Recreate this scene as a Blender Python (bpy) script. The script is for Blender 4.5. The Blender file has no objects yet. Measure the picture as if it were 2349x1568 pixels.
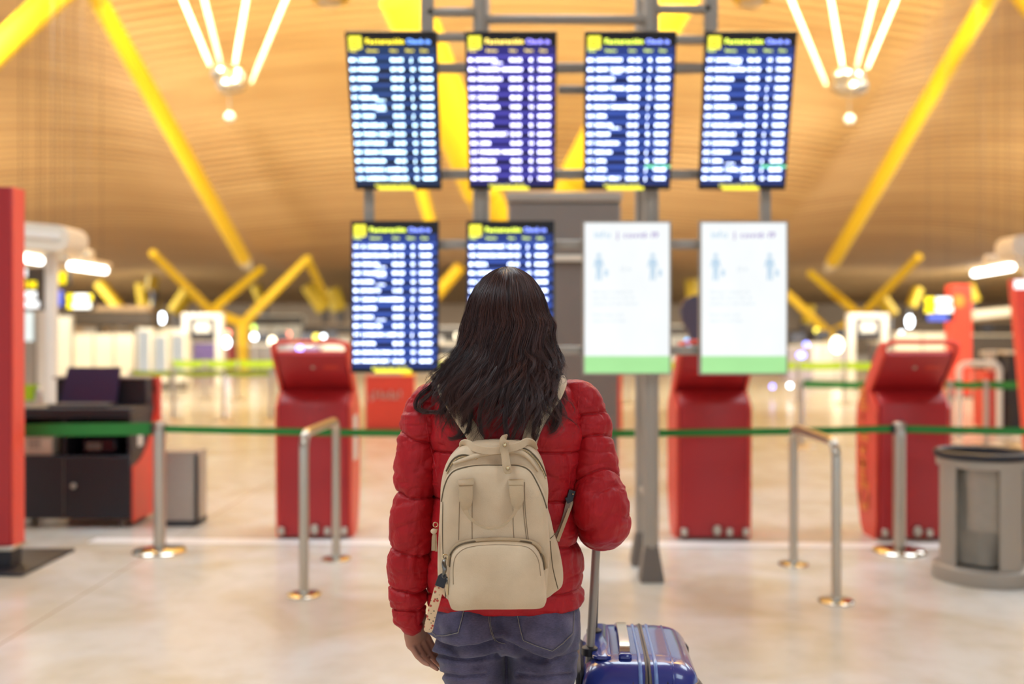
import bpy, math, random
import numpy as np
from mathutils import Vector, Matrix
from mathutils.bvhtree import BVHTree
random.seed(7); RNG = np.random.default_rng(11)
PI = math.pi
C = bpy.context.scene.collection
F, CX, HY, CZ = 2284.0, 1174.5, 770.0, 1.5      # focal length and horizon of the 2349x1568 frame, eye height

def P(px, py, Y):
    return Vector(((px-CX)/F*Y, Y, CZ-(py-HY)/F*Y))
def PXx(px, Y): return (px-CX)/F*Y
def PZ(py, Y): return CZ-(py-HY)/F*Y

# ------------------------------------------------------------------ mesh collector
class MB:
    def __init__(s): s.v = []; s.f = []; s.n = 0
    def add(s, V, Fc):
        V = [tuple(p) for p in V]
        s.v += V; n = s.n
        s.f += [tuple(i+n for i in f) for f in Fc]; s.n += len(V); return s
    def grid(s, pts, nu, nv, cu=False, cv=False, flip=False):
        """pts index = i*nv + j ; cu/cv close the direction"""
        Fc = []
        for i in range(nu if cu else nu-1):
            for j in range(nv if cv else nv-1):
                a = i*nv+j; b = ((i+1) % nu)*nv+j; c = ((i+1) % nu)*nv+(j+1) % nv; d = i*nv+(j+1) % nv
                Fc.append((a, d, c, b) if flip else (a, b, c, d))
        return s.add(pts, Fc)
    def loft(s, rings, cap=True):
        m = len(rings[0]); pts = [p for r in rings for p in r]; n0 = s.n
        s.grid(pts, len(rings), m, cv=True)
        if cap:
            s.f.append(tuple(n0+i for i in range(m)))
            s.f.append(tuple(n0+(len(rings)-1)*m+i for i in reversed(range(m))))
        return s
    def box(s, lo, hi, bev=0.0):
        x0, y0, z0 = lo; x1, y1, z1 = hi
        b = min(bev, .49*min(abs(x1-x0), abs(y1-y0), abs(z1-z0)))
        if b <= 0:
            V = [(x, y, z) for x in (x0, x1) for y in (y0, y1) for z in (z0, z1)]
            return s.add(V, [(0,1,3,2),(4,6,7,5),(0,4,5,1),(2,3,7,6),(0,2,6,4),(1,5,7,3)])
        # bevelled box: 24 points
        V = []; idx = {}
        for ix, x in enumerate((x0, x1)):
            for iy, y in enumerate((y0, y1)):
                for iz, z in enumerate((z0, z1)):
                    dx = b*(1 if ix == 0 else -1); dy = b*(1 if iy == 0 else -1); dz = b*(1 if iz == 0 else -1)
                    for k, p in enumerate(((x, y+dy, z+dz), (x+dx, y, z+dz), (x+dx, y+dy, z))):
                        idx[ix, iy, iz, k] = len(V); V.append(p)
        Fc = []
        for a in (0, 1):
            Fc.append([idx[a,0,0,0], idx[a,0,1,0], idx[a,1,1,0], idx[a,1,0,0]][::1 if a == 0 else -1])
            Fc.append([idx[0,a,0,1], idx[1,a,0,1], idx[1,a,1,1], idx[0,a,1,1]][::1 if a == 0 else -1])
            Fc.append([idx[0,0,a,2], idx[0,1,a,2], idx[1,1,a,2], idx[1,0,a,2]][::1 if a == 0 else -1])
        for p in (0, 1):
            for q in (0, 1):
                Fc.append([idx[p,q,0,0], idx[p,q,1,0], idx[p,q,1,1], idx[p,q,0,1]])
                Fc.append([idx[p,0,q,0], idx[p,1,q,0], idx[p,1,q,2], idx[p,0,q,2]])
                Fc.append([idx[0,p,q,1], idx[1,p,q,1], idx[1,p,q,2], idx[0,p,q,2]])
        for p in (0, 1):
            for q in (0, 1):
                for r in (0, 1): Fc.append([idx[p,q,r,0], idx[p,q,r,1], idx[p,q,r,2]])
        return s.add(V, Fc)
    def tube(s, path, r, n=10, cap=True, flat=None, closed=False):
        """swept circle (or ellipse: flat = (a, b, up) ) ; r a number or list"""
        path = [Vector(p) for p in path]; m = len(path)
        rs = r if isinstance(r, (list, tuple, np.ndarray)) else [r]*m
        tg = []
        for i in range(m):
            a = path[(i-1) % m] if (closed or i > 0) else path[i]
            b = path[(i+1) % m] if (closed or i < m-1) else path[i]
            t = (b-a); tg.append(t.normalized() if t.length > 1e-9 else Vector((0, 0, 1)))
        up = Vector(flat[2]) if flat else (Vector((0, 0, 1)) if abs(tg[0].z) < .9 else Vector((0, 1, 0)))
        rings = []; u = None
        for i in range(m):
            t = tg[i]
            if flat: u = (up - t*up.dot(t)).normalized()
            elif u is None: u = (up - t*up.dot(t)).normalized()
            else: u = (u - t*u.dot(t)).normalized()
            w = t.cross(u)
            a, b = (flat[0]*rs[i], flat[1]*rs[i]) if flat else (rs[i], rs[i])
            rings.append([path[i] + u*(a*math.cos(2*PI*k/n)) + w*(b*math.sin(2*PI*k/n)) for k in range(n)])
        if closed:
            s.grid([p for q in rings for p in q], m, n, cu=True, cv=True); return s
        return s.loft(rings, cap)
    def ribbon(s, path, nrm, w, t):
        """flat strap: path, normals (one or list), width, thickness, rectangular section with soft corners"""
        path = [Vector(p) for p in path]; m = len(path); rings = []
        for i in range(m):
            a = path[max(i-1, 0)]; b = path[min(i+1, m-1)]; T = (b-a).normalized()
            N = Vector(nrm[i] if isinstance(nrm, list) else nrm); N = (N - T*N.dot(T)).normalized()
            S = T.cross(N); ww = (w[i] if isinstance(w, (list, np.ndarray)) else w)/2; tt = t/2
            rings.append([path[i]+S*(x*ww)+N*(y*tt) for x, y in ((-1,-.5),(-.92,-1),(.92,-1),(1,-.5),(1,.5),(.92,1),(-.92,1),(-1,.5))])
        return s.loft(rings)
    def lathe(s, c, prof, n=32, sy=1.0):
        c = Vector(c)
        rings = [[c+Vector((r*math.cos(2*PI*k/n), sy*r*math.sin(2*PI*k/n), z)) for k in range(n)] for r, z in prof]
        return s.loft(rings)
    def ball(s, c, r, n=16, m=10):
        c = Vector(c); r = r if isinstance(r, (tuple, list)) else (r, r, r)
        rings = [[c+Vector((r[0]*math.cos(2*PI*k/n)*math.sin(PI*j/m), r[1]*math.sin(2*PI*k/n)*math.sin(PI*j/m), -r[2]*math.cos(PI*j/m))) for k in range(n)] for j in range(m+1)]
        rings[0] = [p+Vector((1e-5*math.cos(k), 1e-5*math.sin(k), 0)) for k, p in enumerate(rings[0])]
        return s.loft(rings, cap=False)
    def prism(s, poly, d, axis='y', base=0.0):
        """poly of 2D points extruded along axis from base to base+d"""
        n = len(poly)
        def mk(p, t): return {'y': (p[0], t, p[1]), 'x': (t, p[0], p[1]), 'z': (p[0], p[1], t)}[axis]
        V = [mk(p, base) for p in poly]+[mk(p, base+d) for p in poly]
        Fc = [tuple(range(n)), tuple(range(2*n-1, n-1, -1))]+[(i, (i+1) % n, n+(i+1) % n, n+i) for i in range(n)]
        return s.add(V, Fc)

ORG = {}
def mesh_obj(name, mb, mat, parent=None, smooth=True, angle=40, fixn=True):
    me = bpy.data.meshes.new(name)
    off = ORG.get(parent.name, Vector()) if parent else Vector()
    V = [(p[0]-off[0], p[1]-off[1], p[2]-off[2]) for p in mb.v] if parent else mb.v
    me.from_pydata(V, [], mb.f); me.update()
    if fixn:
        import bmesh
        bm = bmesh.new(); bm.from_mesh(me); bmesh.ops.recalc_face_normals(bm, faces=bm.faces); bm.to_mesh(me); bm.free()
    if mat: me.materials.append(mat)
    if smooth:
        me.polygons.foreach_set('use_smooth', [True]*len(me.polygons))
        if angle < 180:
            try: me.set_sharp_from_angle(angle=math.radians(angle))
            except Exception: pass
    o = bpy.data.objects.new(name, me); C.objects.link(o)
    if parent: o.parent = parent
    ORG[o.name] = off.copy()
    return o
obj = mesh_obj
def np_obj(name, V, Fq, mat, parent=None, smooth=True):
    """fast numpy mesh, quads"""
    me = bpy.data.meshes.new(name); nf, k = Fq.shape
    off = ORG.get(parent.name, Vector()) if parent else Vector()
    V = V - np.array(off)
    me.vertices.add(len(V)); me.vertices.foreach_set('co', V.astype(np.float32).ravel())
    me.loops.add(nf*k); me.loops.foreach_set('vertex_index', Fq.astype(np.int32).ravel())
    me.polygons.add(nf); me.polygons.foreach_set('loop_start', np.arange(0, nf*k, k, dtype=np.int32))
    try: me.polygons.foreach_set('loop_total', np.full(nf, k, dtype=np.int32))
    except Exception: pass
    me.update(calc_edges=True); me.validate()
    if smooth: me.polygons.foreach_set('use_smooth', [True]*len(me.polygons))
    if mat: me.materials.append(mat)
    o = bpy.data.objects.new(name, me); C.objects.link(o)
    if parent: o.parent = parent
    ORG[o.name] = off.copy()
    return o
def tag(o, label=None, cat=None, group=None, kind=None):
    for k, v in (('label', label), ('category', cat), ('group', group), ('kind', kind)):
        if v: o[k] = v
    return o
def thing(name, loc, label, cat, group=None):
    o = bpy.data.objects.new(name, None); C.objects.link(o); o.location = loc; o.empty_display_size = .1
    ORG[o.name] = Vector(loc); return tag(o, label, cat, group)
def struct(name, mb, mat, **k): return tag(obj(name, mb, mat, **k), kind='structure')
def dup(root, loc, label=None, rz=None):
    def rec(o, par):
        c = o.copy(); C.objects.link(c)
        if par: c.parent = par
        for ch in o.children: rec(ch, c)
        return c
    kids = list(root.children)
    r = root.copy(); C.objects.link(r); r.location = loc
    if rz is not None: r.rotation_euler = (0, 0, rz)
    if label: r['label'] = label
    for ch in kids: rec(ch, r)
    return r

# ------------------------------------------------------------------ numpy noise
def _hash(i, j, k, seed):
    h = (i*374761393 + j*668265263 + k*2147483647 + seed*974634777) & 0xffffffff
    h = ((h ^ (h >> 13))*1274126177) & 0xffffffff
    return ((h ^ (h >> 16)) & 0xffff)/32767.5-1
def vnoise(p, seed=0):
    p = np.asarray(p, float); i = np.floor(p).astype(np.int64); f = p-i; f = f*f*(3-2*f); r = 0
    for dx in (0, 1):
        for dy in (0, 1):
            for dz in (0, 1):
                w = (f[..., 0] if dx else 1-f[..., 0])*(f[..., 1] if dy else 1-f[..., 1])*(f[..., 2] if dz else 1-f[..., 2])
                r = r+w*_hash(i[..., 0]+dx, i[..., 1]+dy, i[..., 2]+dz, seed)
    return r
def crv(ts, xs, ys):
    """smooth monotone-ish interpolation (cubic Hermite, finite-difference tangents)"""
    xs = np.array(xs, float); ys = np.array(ys, float); ts = np.clip(np.asarray(ts, float), xs[0], xs[-1])
    d = np.diff(ys)/np.diff(xs); m = np.zeros_like(ys); m[0] = d[0]; m[-1] = d[-1]
    for i in range(1, len(xs)-1):
        m[i] = 0 if d[i-1]*d[i] <= 0 else 2*d[i-1]*d[i]/(d[i-1]+d[i])
    k = np.clip(np.searchsorted(xs, ts, side='right')-1, 0, len(xs)-2)
    h = xs[k+1]-xs[k]; t = (ts-xs[k])/h
    return (2*t**3-3*t**2+1)*ys[k]+(t**3-2*t**2+t)*h*m[k]+(-2*t**3+3*t**2)*ys[k+1]+(t**3-t**2)*h*m[k+1]
def spline(pts, n):
    """Catmull-Rom through points -> n samples"""
    pts = [Vector(p) for p in pts]; m = len(pts)-1; out = []
    for q in range(n):
        t = q/(n-1)*m; i = min(int(t), m-1); f = t-i
        p0 = pts[max(i-1, 0)]; p1 = pts[i]; p2 = pts[i+1]; p3 = pts[min(i+2, m)]
        out.append(.5*((2*p1)+(p2-p0)*f+(2*p0-5*p1+4*p2-p3)*f*f+(3*p1-p0-3*p2+p3)*f*f*f))
    return out

# ------------------------------------------------------------------ materials
def srgb(r, g, b):
    f = lambda c: (c/255/12.92 if c/255 <= .04045 else ((c/255+.055)/1.055)**2.4)
    return (f(r), f(g), f(b), 1)
def new_mat(name):
    m = bpy.data.materials.new(name); m.use_nodes = True
    nt = m.node_tree; return m, nt, nt.nodes['Principled BSDF']
def N(nt, t, **k):
    n = nt.nodes.new(t)
    for a, b in k.items(): setattr(n, a, b)
    return n
def mat(name, col, rough=.5, metal=0, var=.06, scale=8, bump=0, bscale=60, emit=0, ecol=None, coat=0, sheen=0, spec=.5, trans=0, alpha=1):
    """principled with a little procedural colour variation and bump"""
    m, nt, b = new_mat(name); L = nt.links
    col = srgb(*col) if len(col) == 3 else col
    tc = N(nt, 'ShaderNodeTexCoord'); nz = N(nt, 'ShaderNodeTexNoise'); nz.inputs['Scale'].default_value = scale
    nz.inputs['Detail'].default_value = 4; L.new(tc.outputs['Object'], nz.inputs['Vector'])
    mx = N(nt, 'ShaderNodeMix', data_type='RGBA')
    mx.inputs[6].default_value = tuple(max(0, c*(1-var)) for c in col[:3])+(1,)
    mx.inputs[7].default_value = tuple(min(1, c*(1+var)) for c in col[:3])+(1,)
    L.new(nz.outputs[0], mx.inputs[0]); L.new(mx.outputs[2], b.inputs['Base Color'])
    b.inputs['Roughness'].default_value = rough; b.inputs['Metallic'].default_value = metal
    b.inputs['Coat Weight'].default_value = coat; b.inputs['Sheen Weight'].default_value = sheen
    b.inputs['Specular IOR Level'].default_value = spec; b.inputs['Transmission Weight'].default_value = trans
    b.inputs['Alpha'].default_value = alpha
    if bump:
        n2 = N(nt, 'ShaderNodeTexNoise'); n2.inputs['Scale'].default_value = bscale; n2.inputs['Detail'].default_value = 5
        L.new(tc.outputs['Object'], n2.inputs['Vector'])
        bp = N(nt, 'ShaderNodeBump'); bp.inputs['Strength'].default_value = bump; bp.inputs['Distance'].default_value = .002
        L.new(n2.outputs[0], bp.inputs['Height']); L.new(bp.outputs[0], b.inputs['Normal'])
    if emit:
        b.inputs['Emission Color'].default_value = srgb(*ecol) if ecol else col
        b.inputs['Emission Strength'].default_value = emit
    return m
M = {}
M['steel'] = mat('brushed_steel', (190, 180, 165), .32, 1, .08, 5)
M['steel_dark'] = mat('grey_painted_pipe', (164, 154, 142), .45, .3, .06, 3)
M['foot_grey'] = mat('grey_cast_foot', (112, 102, 94), .55, .2)
M['panel_grey'] = mat('warm_grey_panel', (118, 108, 100), .6)
M['red'] = mat('red_kiosk_paint', (172, 32, 36), .42, 0, .05, 3)
M['red_orange'] = mat('red_sign_acrylic', (205, 60, 42), .45, 0, .05, 3)
M['yellow'] = mat('yellow_steel_paint', (206, 164, 8), .6, 0, .05, .5)
M['black'] = mat('matt_black', (34, 30, 36), .5)
M['black_gloss'] = mat('black_screen_casing', (22, 20, 28), .25)
M['white'] = mat('white_lacquer', (226, 218, 206), .45)
M['offwhite'] = mat('cream_panel', (222, 210, 190), .6, var=.04)
M['brown_wall'] = mat('brown_wall_cladding', (176, 146, 112), .7, var=.12, scale=.4)
M['dark_brown'] = mat('dark_fascia', (74, 62, 50), .6, var=.1)
M['green_belt'] = mat('green_webbing', (38, 128, 52), .7, bump=.3, bscale=400)
M['lime_belt'] = mat('lime_green_webbing', (146, 172, 34), .8, spec=.2)
M['white_cap'] = mat('white_strut_paint', (216, 202, 168), .6)
M['led'] = mat('lamp_tube_light', (255, 255, 250), .5, emit=6, ecol=(255, 255, 248))
M['lampwhite'] = mat('small_lamp_light', (255, 255, 255), .5, emit=7, ecol=(236, 244, 255))
M['orange_acrylic'] = mat('orange_letters', (240, 140, 58), .5)
M['purple'] = mat('purple_panel', (108, 88, 142), .6)
M['skin'] = mat('light_brown_skin', (182, 128, 106), .5, var=.12, scale=40, bump=.15, bscale=300)
M['skin'].node_tree.nodes['Principled BSDF'].inputs['Subsurface Weight'].default_value = .1
M['skin'].node_tree.nodes['Principled BSDF'].inputs['Subsurface Radius'].default_value = (.01, .004, .002)
M['sign_yellow'] = mat('lit_sign_yellow', (250, 226, 0), .5, emit=.85, ecol=(250, 226, 0))
M['sign_white'] = mat('lit_sign_white', (240, 244, 246), .5, emit=1.1, ecol=(240, 246, 250))
M['sign_blue'] = mat('lit_sign_blue', (70, 90, 200), .5, emit=.6, ecol=(84, 104, 210))
# ================================================================== camera
cd = bpy.data.cameras.new('camera'); cam = bpy.data.objects.new('camera', cd); C.objects.link(cam)
cam.location = (0, 0, CZ); cam.rotation_euler = (PI/2, 0, 0)
cd.sensor_width = 36; cd.lens = F/2349*36; cd.shift_y = -14/2349; cd.clip_end = 400; cd.clip_start = .05
cd.dof.use_dof = True; cd.dof.focus_distance = 2.24; cd.dof.aperture_fstop = 1.6
bpy.context.scene.camera = cam
sc = bpy.context.scene
sc.view_settings.view_transform = 'Standard'; sc.view_settings.look = 'None'; sc.view_settings.exposure = 0.12; sc.view_settings.gamma = 1
sc.cycles.use_denoising = True; sc.cycles.max_bounces = 6; sc.cycles.diffuse_bounces = 4; sc.cycles.glossy_bounces = 3; sc.cycles.use_adaptive_sampling = True; sc.cycles.adaptive_threshold = .03; sc.cycles.caustics_reflective = False; sc.cycles.caustics_refractive = False
sc.cycles.sample_clamp_indirect = 6

# ================================================================== light
w = bpy.data.worlds.new('daylight_haze'); sc.world = w; w.use_nodes = True
w.node_tree.nodes['Background'].inputs[0].default_value = (.84, .98, 1.12, 1); w.node_tree.nodes['Background'].inputs[1].default_value = 1.06
def area(name, loc, size, power, col, look=None, sy=None):
    l = bpy.data.lights.new(name, 'AREA'); l.energy = power; l.color = col; l.size = size
    if sy: l.shape = 'RECTANGLE'; l.size_y = sy
    o = bpy.data.objects.new(name, l); C.objects.link(o); o.location = loc
    d = (Vector(look)-Vector(loc)) if look else Vector((0, 0, -1)); o.rotation_euler = d.to_track_quat('-Z', 'Y').to_euler()
    return o
def spot(name, loc, power, col, look, deg):
    l = bpy.data.lights.new(name, 'SPOT'); l.energy = power; l.color = col; l.spot_size = math.radians(deg); l.spot_blend = 1; l.shadow_soft_size = 2.0
    o = bpy.data.objects.new(name, l); C.objects.link(o); o.location = loc; o.rotation_euler = (Vector(look)-Vector(loc)).to_track_quat('-Z', 'Y').to_euler()
WARM = (.85, 1.0, 1.12); NEU = (.82, 1.0, 1.12)
area('hall_fill', (-3.5, 0.5, 6.5), 3, 200, NEU)  # unseen overhead area lights, added to brighten floor and figure
area('hall_fill', (4, -1, 6.5), 3, 150, NEU)
area('hall_fill', (0, 7.5, 7.2), 4, 290, WARM, sy=3)
area('hall_fill', (-6, 7.5, 7.0), 3, 210, WARM)
area('hall_fill', (6, 7.5, 7.0), 3, 210, WARM)
for x in (-13, 13): area('hall_fill', (x, 18, 9.0), 5, 560, WARM)
for s in (-1, 1):
    area('side_fill', (s*24, 34, 7), 5, 1300, (1, .94, .86), (s*4, 46, 4.0))  # lights added out of view at the sides, lifting the far hall
    area('side_fill', (s*36, 60, 4.2), 3, 5200, WARM, (s*8, 72, 3.6))
    area('ceiling_fill', (s*6, 15, 9.8), 3, 4900, (1, 1, .74), (s*7, 22, 12.6))  # added area light above the view, brightens the near ceiling
    spot('far_ceiling_fill', (s*14.5, 16, 7.0), 52000, (1, 1, 1.05), (s*5, 49, 5.4), 36)  # unseen spot added to lift the low far ceiling
area('ceiling_fill', (0, 15, 9.8), 3, 800, (1, 1, .74), (0, 21, 13))  # added centre light for the same stretch of ceiling

# ================================================================== floor
def floor_mat():
    m, nt, b = new_mat('polished_cream_marble'); L = nt.links
    tc = N(nt, 'ShaderNodeTexCoord')
    n1 = N(nt, 'ShaderNodeTexNoise'); n1.inputs['Scale'].default_value = 1.3; n1.inputs['Detail'].default_value = 6; n1.inputs['Distortion'].default_value = 1.2
    n2 = N(nt, 'ShaderNodeTexNoise'); n2.inputs['Scale'].default_value = 7; n2.inputs['Detail'].default_value = 5
    L.new(tc.outputs['Object'], n1.inputs['Vector']); L.new(tc.outputs['Object'], n2.inputs['Vector'])
    r1 = N(nt, 'ShaderNodeValToRGB'); e = r1.color_ramp.elements
    e[0].position = .3; e[0].color = srgb(200, 188, 166); e[1].position = .6; e[1].color = srgb(215, 209, 200)
    L.new(n1.outputs[0], r1.inputs[0])
    r2 = N(nt, 'ShaderNodeValToRGB'); e = r2.color_ramp.elements
    e[0].position = .3; e[0].color = (.88, .86, .83, 1); e[1].position = .55; e[1].color = (1, 1, 1, 1)
    L.new(n2.outputs[0], r2.inputs[0])
    mx = N(nt, 'ShaderNodeMix', data_type='RGBA', blend_type='MULTIPLY'); mx.inputs[0].default_value = .6
    L.new(r1.outputs[0], mx.inputs[6]); L.new(r2.outputs[0], mx.inputs[7])
    # slab joints: long strips 3.1 m apart in x, 2.4 m in y
    sp = N(nt, 'ShaderNodeSeparateXYZ'); L.new(tc.outputs['Object'], sp.inputs[0]); prev = None
    for ax, per, off in ((0, 3.1, 2.49), (1, 2.4, .6)):
        a = N(nt, 'ShaderNodeMath', operation='ADD'); a.inputs[1].default_value = off+per*50; L.new(sp.outputs[ax], a.inputs[0])
        q = N(nt, 'ShaderNodeMath', operation='PINGPONG'); q.inputs[1].default_value = per; L.new(a.outputs[0], q.inputs[0])
        c = N(nt, 'ShaderNodeMath', operation='LESS_THAN'); c.inputs[1].default_value = .005; L.new(q.outputs[0], c.inputs[0])
        if prev:
            mm = N(nt, 'ShaderNodeMath', operation='MAXIMUM'); L.new(prev.outputs[0], mm.inputs[0]); L.new(c.outputs[0], mm.inputs[1]); prev = mm
        else: prev = c
    m2 = N(nt, 'ShaderNodeMix', data_type='RGBA'); m2.inputs[7].default_value = srgb(172, 146, 112)
    L.new(prev.outputs[0], m2.inputs[0]); L.new(mx.outputs[2], m2.inputs[6]); L.new(m2.outputs[2], b.inputs['Base Color'])
    b.inputs['Roughness'].default_value = .22; b.inputs['Specular IOR Level'].default_value = .5
    return m
struct('floor', MB().box((-60, -14, -.2), (60, 112, 0)), floor_mat())
def floor_strip(name, p0, p1, w, m, t=.003):
    a = Vector((p0[0], p0[1], 0)); b = Vector((p1[0], p1[1], 0)); d = (b-a).normalized(); n = Vector((-d.y, d.x, 0))*w/2
    poly = [(q.x, q.y) for q in (a-n, b-n, b+n, a+n)]
    return struct(name, MB().prism(poly, t, 'z', 0), m)
M['floor_tape'] = mat('white_floor_tape', (238, 232, 226), .4)
def FY(py): return 3426/(py-HY)
floor_strip('trim_1', (PXx(212, FY(1239)), FY(1239)), (PXx(2180, FY(1252)), FY(1252)), .16, M['floor_tape'])

# ================================================================== ceiling
HB, SB = 11.5, 5.5
def ceil_z(x, Y):
    if Y <= 52: z = 8.1+3.1*math.cos(PI*(Y-18)/34)
    elif Y <= 68: z = 5.5-.5*math.cos(PI*(Y-52)/16)
    elif Y <= 92: z = 5.3+.7*math.cos(PI*(Y-68)/24)
    else: z = 4.6
    ax = abs(x)
    if ax < HB: a = 1-(ax/HB)**2
    else:
        k = ((ax-HB) % (2*SB))/SB-1; a = .75*(1-k*k)
    return z+a*1.0*max(0, min(1, (70-Y)/40))
def ceil_mat():
    m, nt, b = new_mat('bamboo_slat_ceiling'); L = nt.links
    tc = N(nt, 'ShaderNodeTexCoord'); sp = N(nt, 'ShaderNodeSeparateXYZ'); L.new(tc.outputs['Object'], sp.inputs[0])
    mu = N(nt, 'ShaderNodeMath', operation='MULTIPLY'); mu.inputs[1].default_value = 2*PI/.42; L.new(sp.outputs[1], mu.inputs[0])
    sn = N(nt, 'ShaderNodeMath', operation='SINE'); L.new(mu.outputs[0], sn.inputs[0])
    mp = N(nt, 'ShaderNodeMapping'); mp.inputs['Scale'].default_value = (.12, 1.1, 1.1); L.new(tc.outputs['Object'], mp.inputs[0])
    nz = N(nt, 'ShaderNodeTexNoise'); nz.inputs['Scale'].default_value = 1.0; nz.inputs['Detail'].default_value = 5; L.new(mp.outputs[0], nz.inputs['Vector'])
    r = N(nt, 'ShaderNodeValToRGB'); e = r.color_ramp.elements
    e[0].position = .3; e[0].color = srgb(196, 150, 92); e[1].position = .7; e[1].color = srgb(220, 176, 114)
    L.new(nz.outputs[0], r.inputs[0])
    mr = N(nt, 'ShaderNodeMapRange'); mr.inputs[1].default_value = -1; mr.inputs[2].default_value = 1; mr.inputs[3].default_value = .62; mr.inputs[4].default_value = 1
    L.new(sn.outputs[0], mr.inputs[0])
    mx = N(nt, 'ShaderNodeMix', data_type='RGBA', blend_type='MULTIPLY'); mx.inputs[0].default_value = 1
    cb = N(nt, 'ShaderNodeCombineColor'); 
    for i in range(3): L.new(mr.outputs[0], cb.inputs[i])
    L.new(r.outputs[0], mx.inputs[6]); L.new(cb.outputs[0], mx.inputs[7]); L.new(mx.outputs[2], b.inputs['Base Color'])
    bp = N(nt, 'ShaderNodeBump'); bp.inputs['Strength'].default_value = .3; bp.inputs['Distance'].default_value = .05
    L.new(sn.outputs[0], bp.inputs['Height']); L.new(bp.outputs[0], b.inputs['Normal'])
    b.inputs['Roughness'].default_value = .55
    return m
xs = sorted(set(list(np.linspace(-56, 56, 141))+[-HB, HB, -HB-2*SB, HB+2*SB])); ys = np.linspace(-14, 112, 127)
mb = MB(); mb.grid([(x, y, ceil_z(x, y)) for x in xs for y in ys], len(xs), len(ys))
struct('ceiling', mb, ceil_mat(), angle=180)
struct('wall_back', MB().box((-60, 96, 0), (60, 96.4, 6.5)), M['brown_wall'])

# ================================================================== yellow steel trees
def arm(parent, a, b, ra, rb, tip=None, name='arm', flat=None):
    """a = foot end, b = roof end; tip: length of the white cone at the foot end"""
    a = Vector(a); b = Vector(b); d = (b-a).normalized()
    mb = MB()
    if tip:
        q = a+d*tip
        mb.tube([q, q+(b-q)*.5, b], [ra, (ra+rb)/2*1.04, rb], 20); o = obj(name, mb, M['yellow'], parent)
        tag(obj('cone_tip', MB().tube([a, a+d*tip*.4, q], [ra*.35, ra*.75, ra*1.02], 20), M['white_cap'], o), 'white tapered end cone of the arm')
    else:
        mb.tube([a, a+(b-a)*.5, b], [ra, (ra+rb)/2*1.04, rb], 20); o = obj(name, mb, M['yellow'], parent)
    return o
def tree(label, node, base_r, arms, foot=None):
    t = thing('support_column', (node[0], node[1], 0), label, 'column')
    ft = foot or base_r
    obj('trunk', MB().lathe((node[0], node[1], 0), [(ft, 0), (base_r, 1.0), (base_r, node[2]-.3), (base_r*1.25, node[2])], 24), M['yellow'], t)
    obj('node_joint', MB().ball(node, base_r*1.15), M['yellow'], t)
    for a in arms: arm(t, *a)
    return t
LN = P(557, 742, 45)
tree('yellow branching steel column beyond the lime belts on the left', LN, .27, [
    (LN, P(484, 714, 44), .22, .2), (P(484, 714, 44), P(350, 580, 39), .2, .16), (P(484, 714, 44), P(600, 617, 47), .2, .18),
    (LN, P(704, 594, 46), .22, .18), (P(704, 594, 46), P(752, 690, 50), .2, .17),
    (P(572, 617, 40), P(225, 0, 24.5), .27, .23, 1.0), (P(225, 0, 24.5), P(150, -150, 21.5), .23, .23)])
RN = P(1905, 768, 45)
tree('yellow branching steel column beyond the belts on the right', RN, .27, [
    (RN, P(1975, 726, 44), .22, .2), (P(1975, 726, 44), P(2108, 588, 39), .2, .16), (P(1975, 726, 44), P(1858, 626, 47), .2, .18),
    (RN, P(1780, 650, 46), .22, .18),
    (P(1897, 622, 40), P(2265, 0, 24.5), .27, .23, 1.0), (P(2265, 0, 24.5), P(2345, -150, 21.5), .23, .23)])
CN = P(1215, 660, 27)
tree('thick yellow central column whose wide arms rise behind the flight boards', CN, .42, [
    (CN, P(1105, 440, 24), .42, .42), (P(1105, 440, 24), P(925, -10, 21), .46, .52), (CN, P(1325, 400, 24), .4, .4), (P(1325, 400, 24), P(1560, -20, 21), .42, .44)], .55)
TN = P(938, 748, 38)
tree('slim yellow column with two thin arms behind the flight boards', TN, .26, [
    (TN, P(1056, 612, 37), .24, .22), (TN, P(990, 520, 37), .24, .22), (P(990, 520, 37), P(952, 380, 36), .22, .24)])
for lab, top in (('yellow inclined beam crossing the top left corner', ((-70, 175), (190, -75))),
                 ):
    t = thing('inclined_beam', (P(-130, 235, 24).x, 24, 0), lab, 'column')
    a, b = P(-130, 235, 24), P(205, -85, 21)
    mb = MB().tube([a, b], .3, 20); obj('arm', mb, M['yellow'], t)
    obj('trunk', MB().lathe((a.x, a.y, 0), [(.3, 0), (.3, a.z+.1)], 20), M['yellow'], t)
t = thing('inclined_beam', (P(2470, 140, 24).x, 24, 0), 'yellow inclined beam clipping the top right corner', 'column')
a, b = P(2470, 140, 24), P(2320, -60, 21); obj('arm', MB().tube([a, b], .3, 20), M['yellow'], t); obj('trunk', MB().lathe((a.x, a.y, 0), [(.3, 0), (.3, a.z+.1)], 20), M['yellow'], t)
# far struts, small in the picture
far = [((228, 648), (275, 706), 70, .42), ((352, 632), (347, 665), 60, .34), ((357, 690), (352, 722), 62, .36), ((322, 650), (330, 706), 74, .4),
       ((437, 662), (400, 716), 66, .5), ((705, 655), (742, 712), 62, .42), ((762, 662), (778, 712), 66, .5), ((2012, 672), (2047, 722), 62, .42),
       ((2106, 660), (2090, 702), 70, .38), ((585, 655), (604, 700), 72, .36), ((1862, 700), (1846, 740), 76, .36), ((2222, 652), (2238, 690), 72, .36), ((1586, 640), (1590, 690), 60, .4)]
names = ['far left of all struts', 'beside the upper left bright lamp', 'just above the bright white oval lamp on the left', 'upright one between the two leftmost struts', 'leaning right above the poster portal on the left',
         'left of the pair beside the lower left flight board', 'nearest the edge of the lower left flight board', 'right of the poster portal on the right', 'above the oval lamp on the right', 'faint one behind the left branching column',
         'faint one behind the right branching column', 'just behind the top of the distant red pillar', 'seen in the gap between the two white screens']
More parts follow.
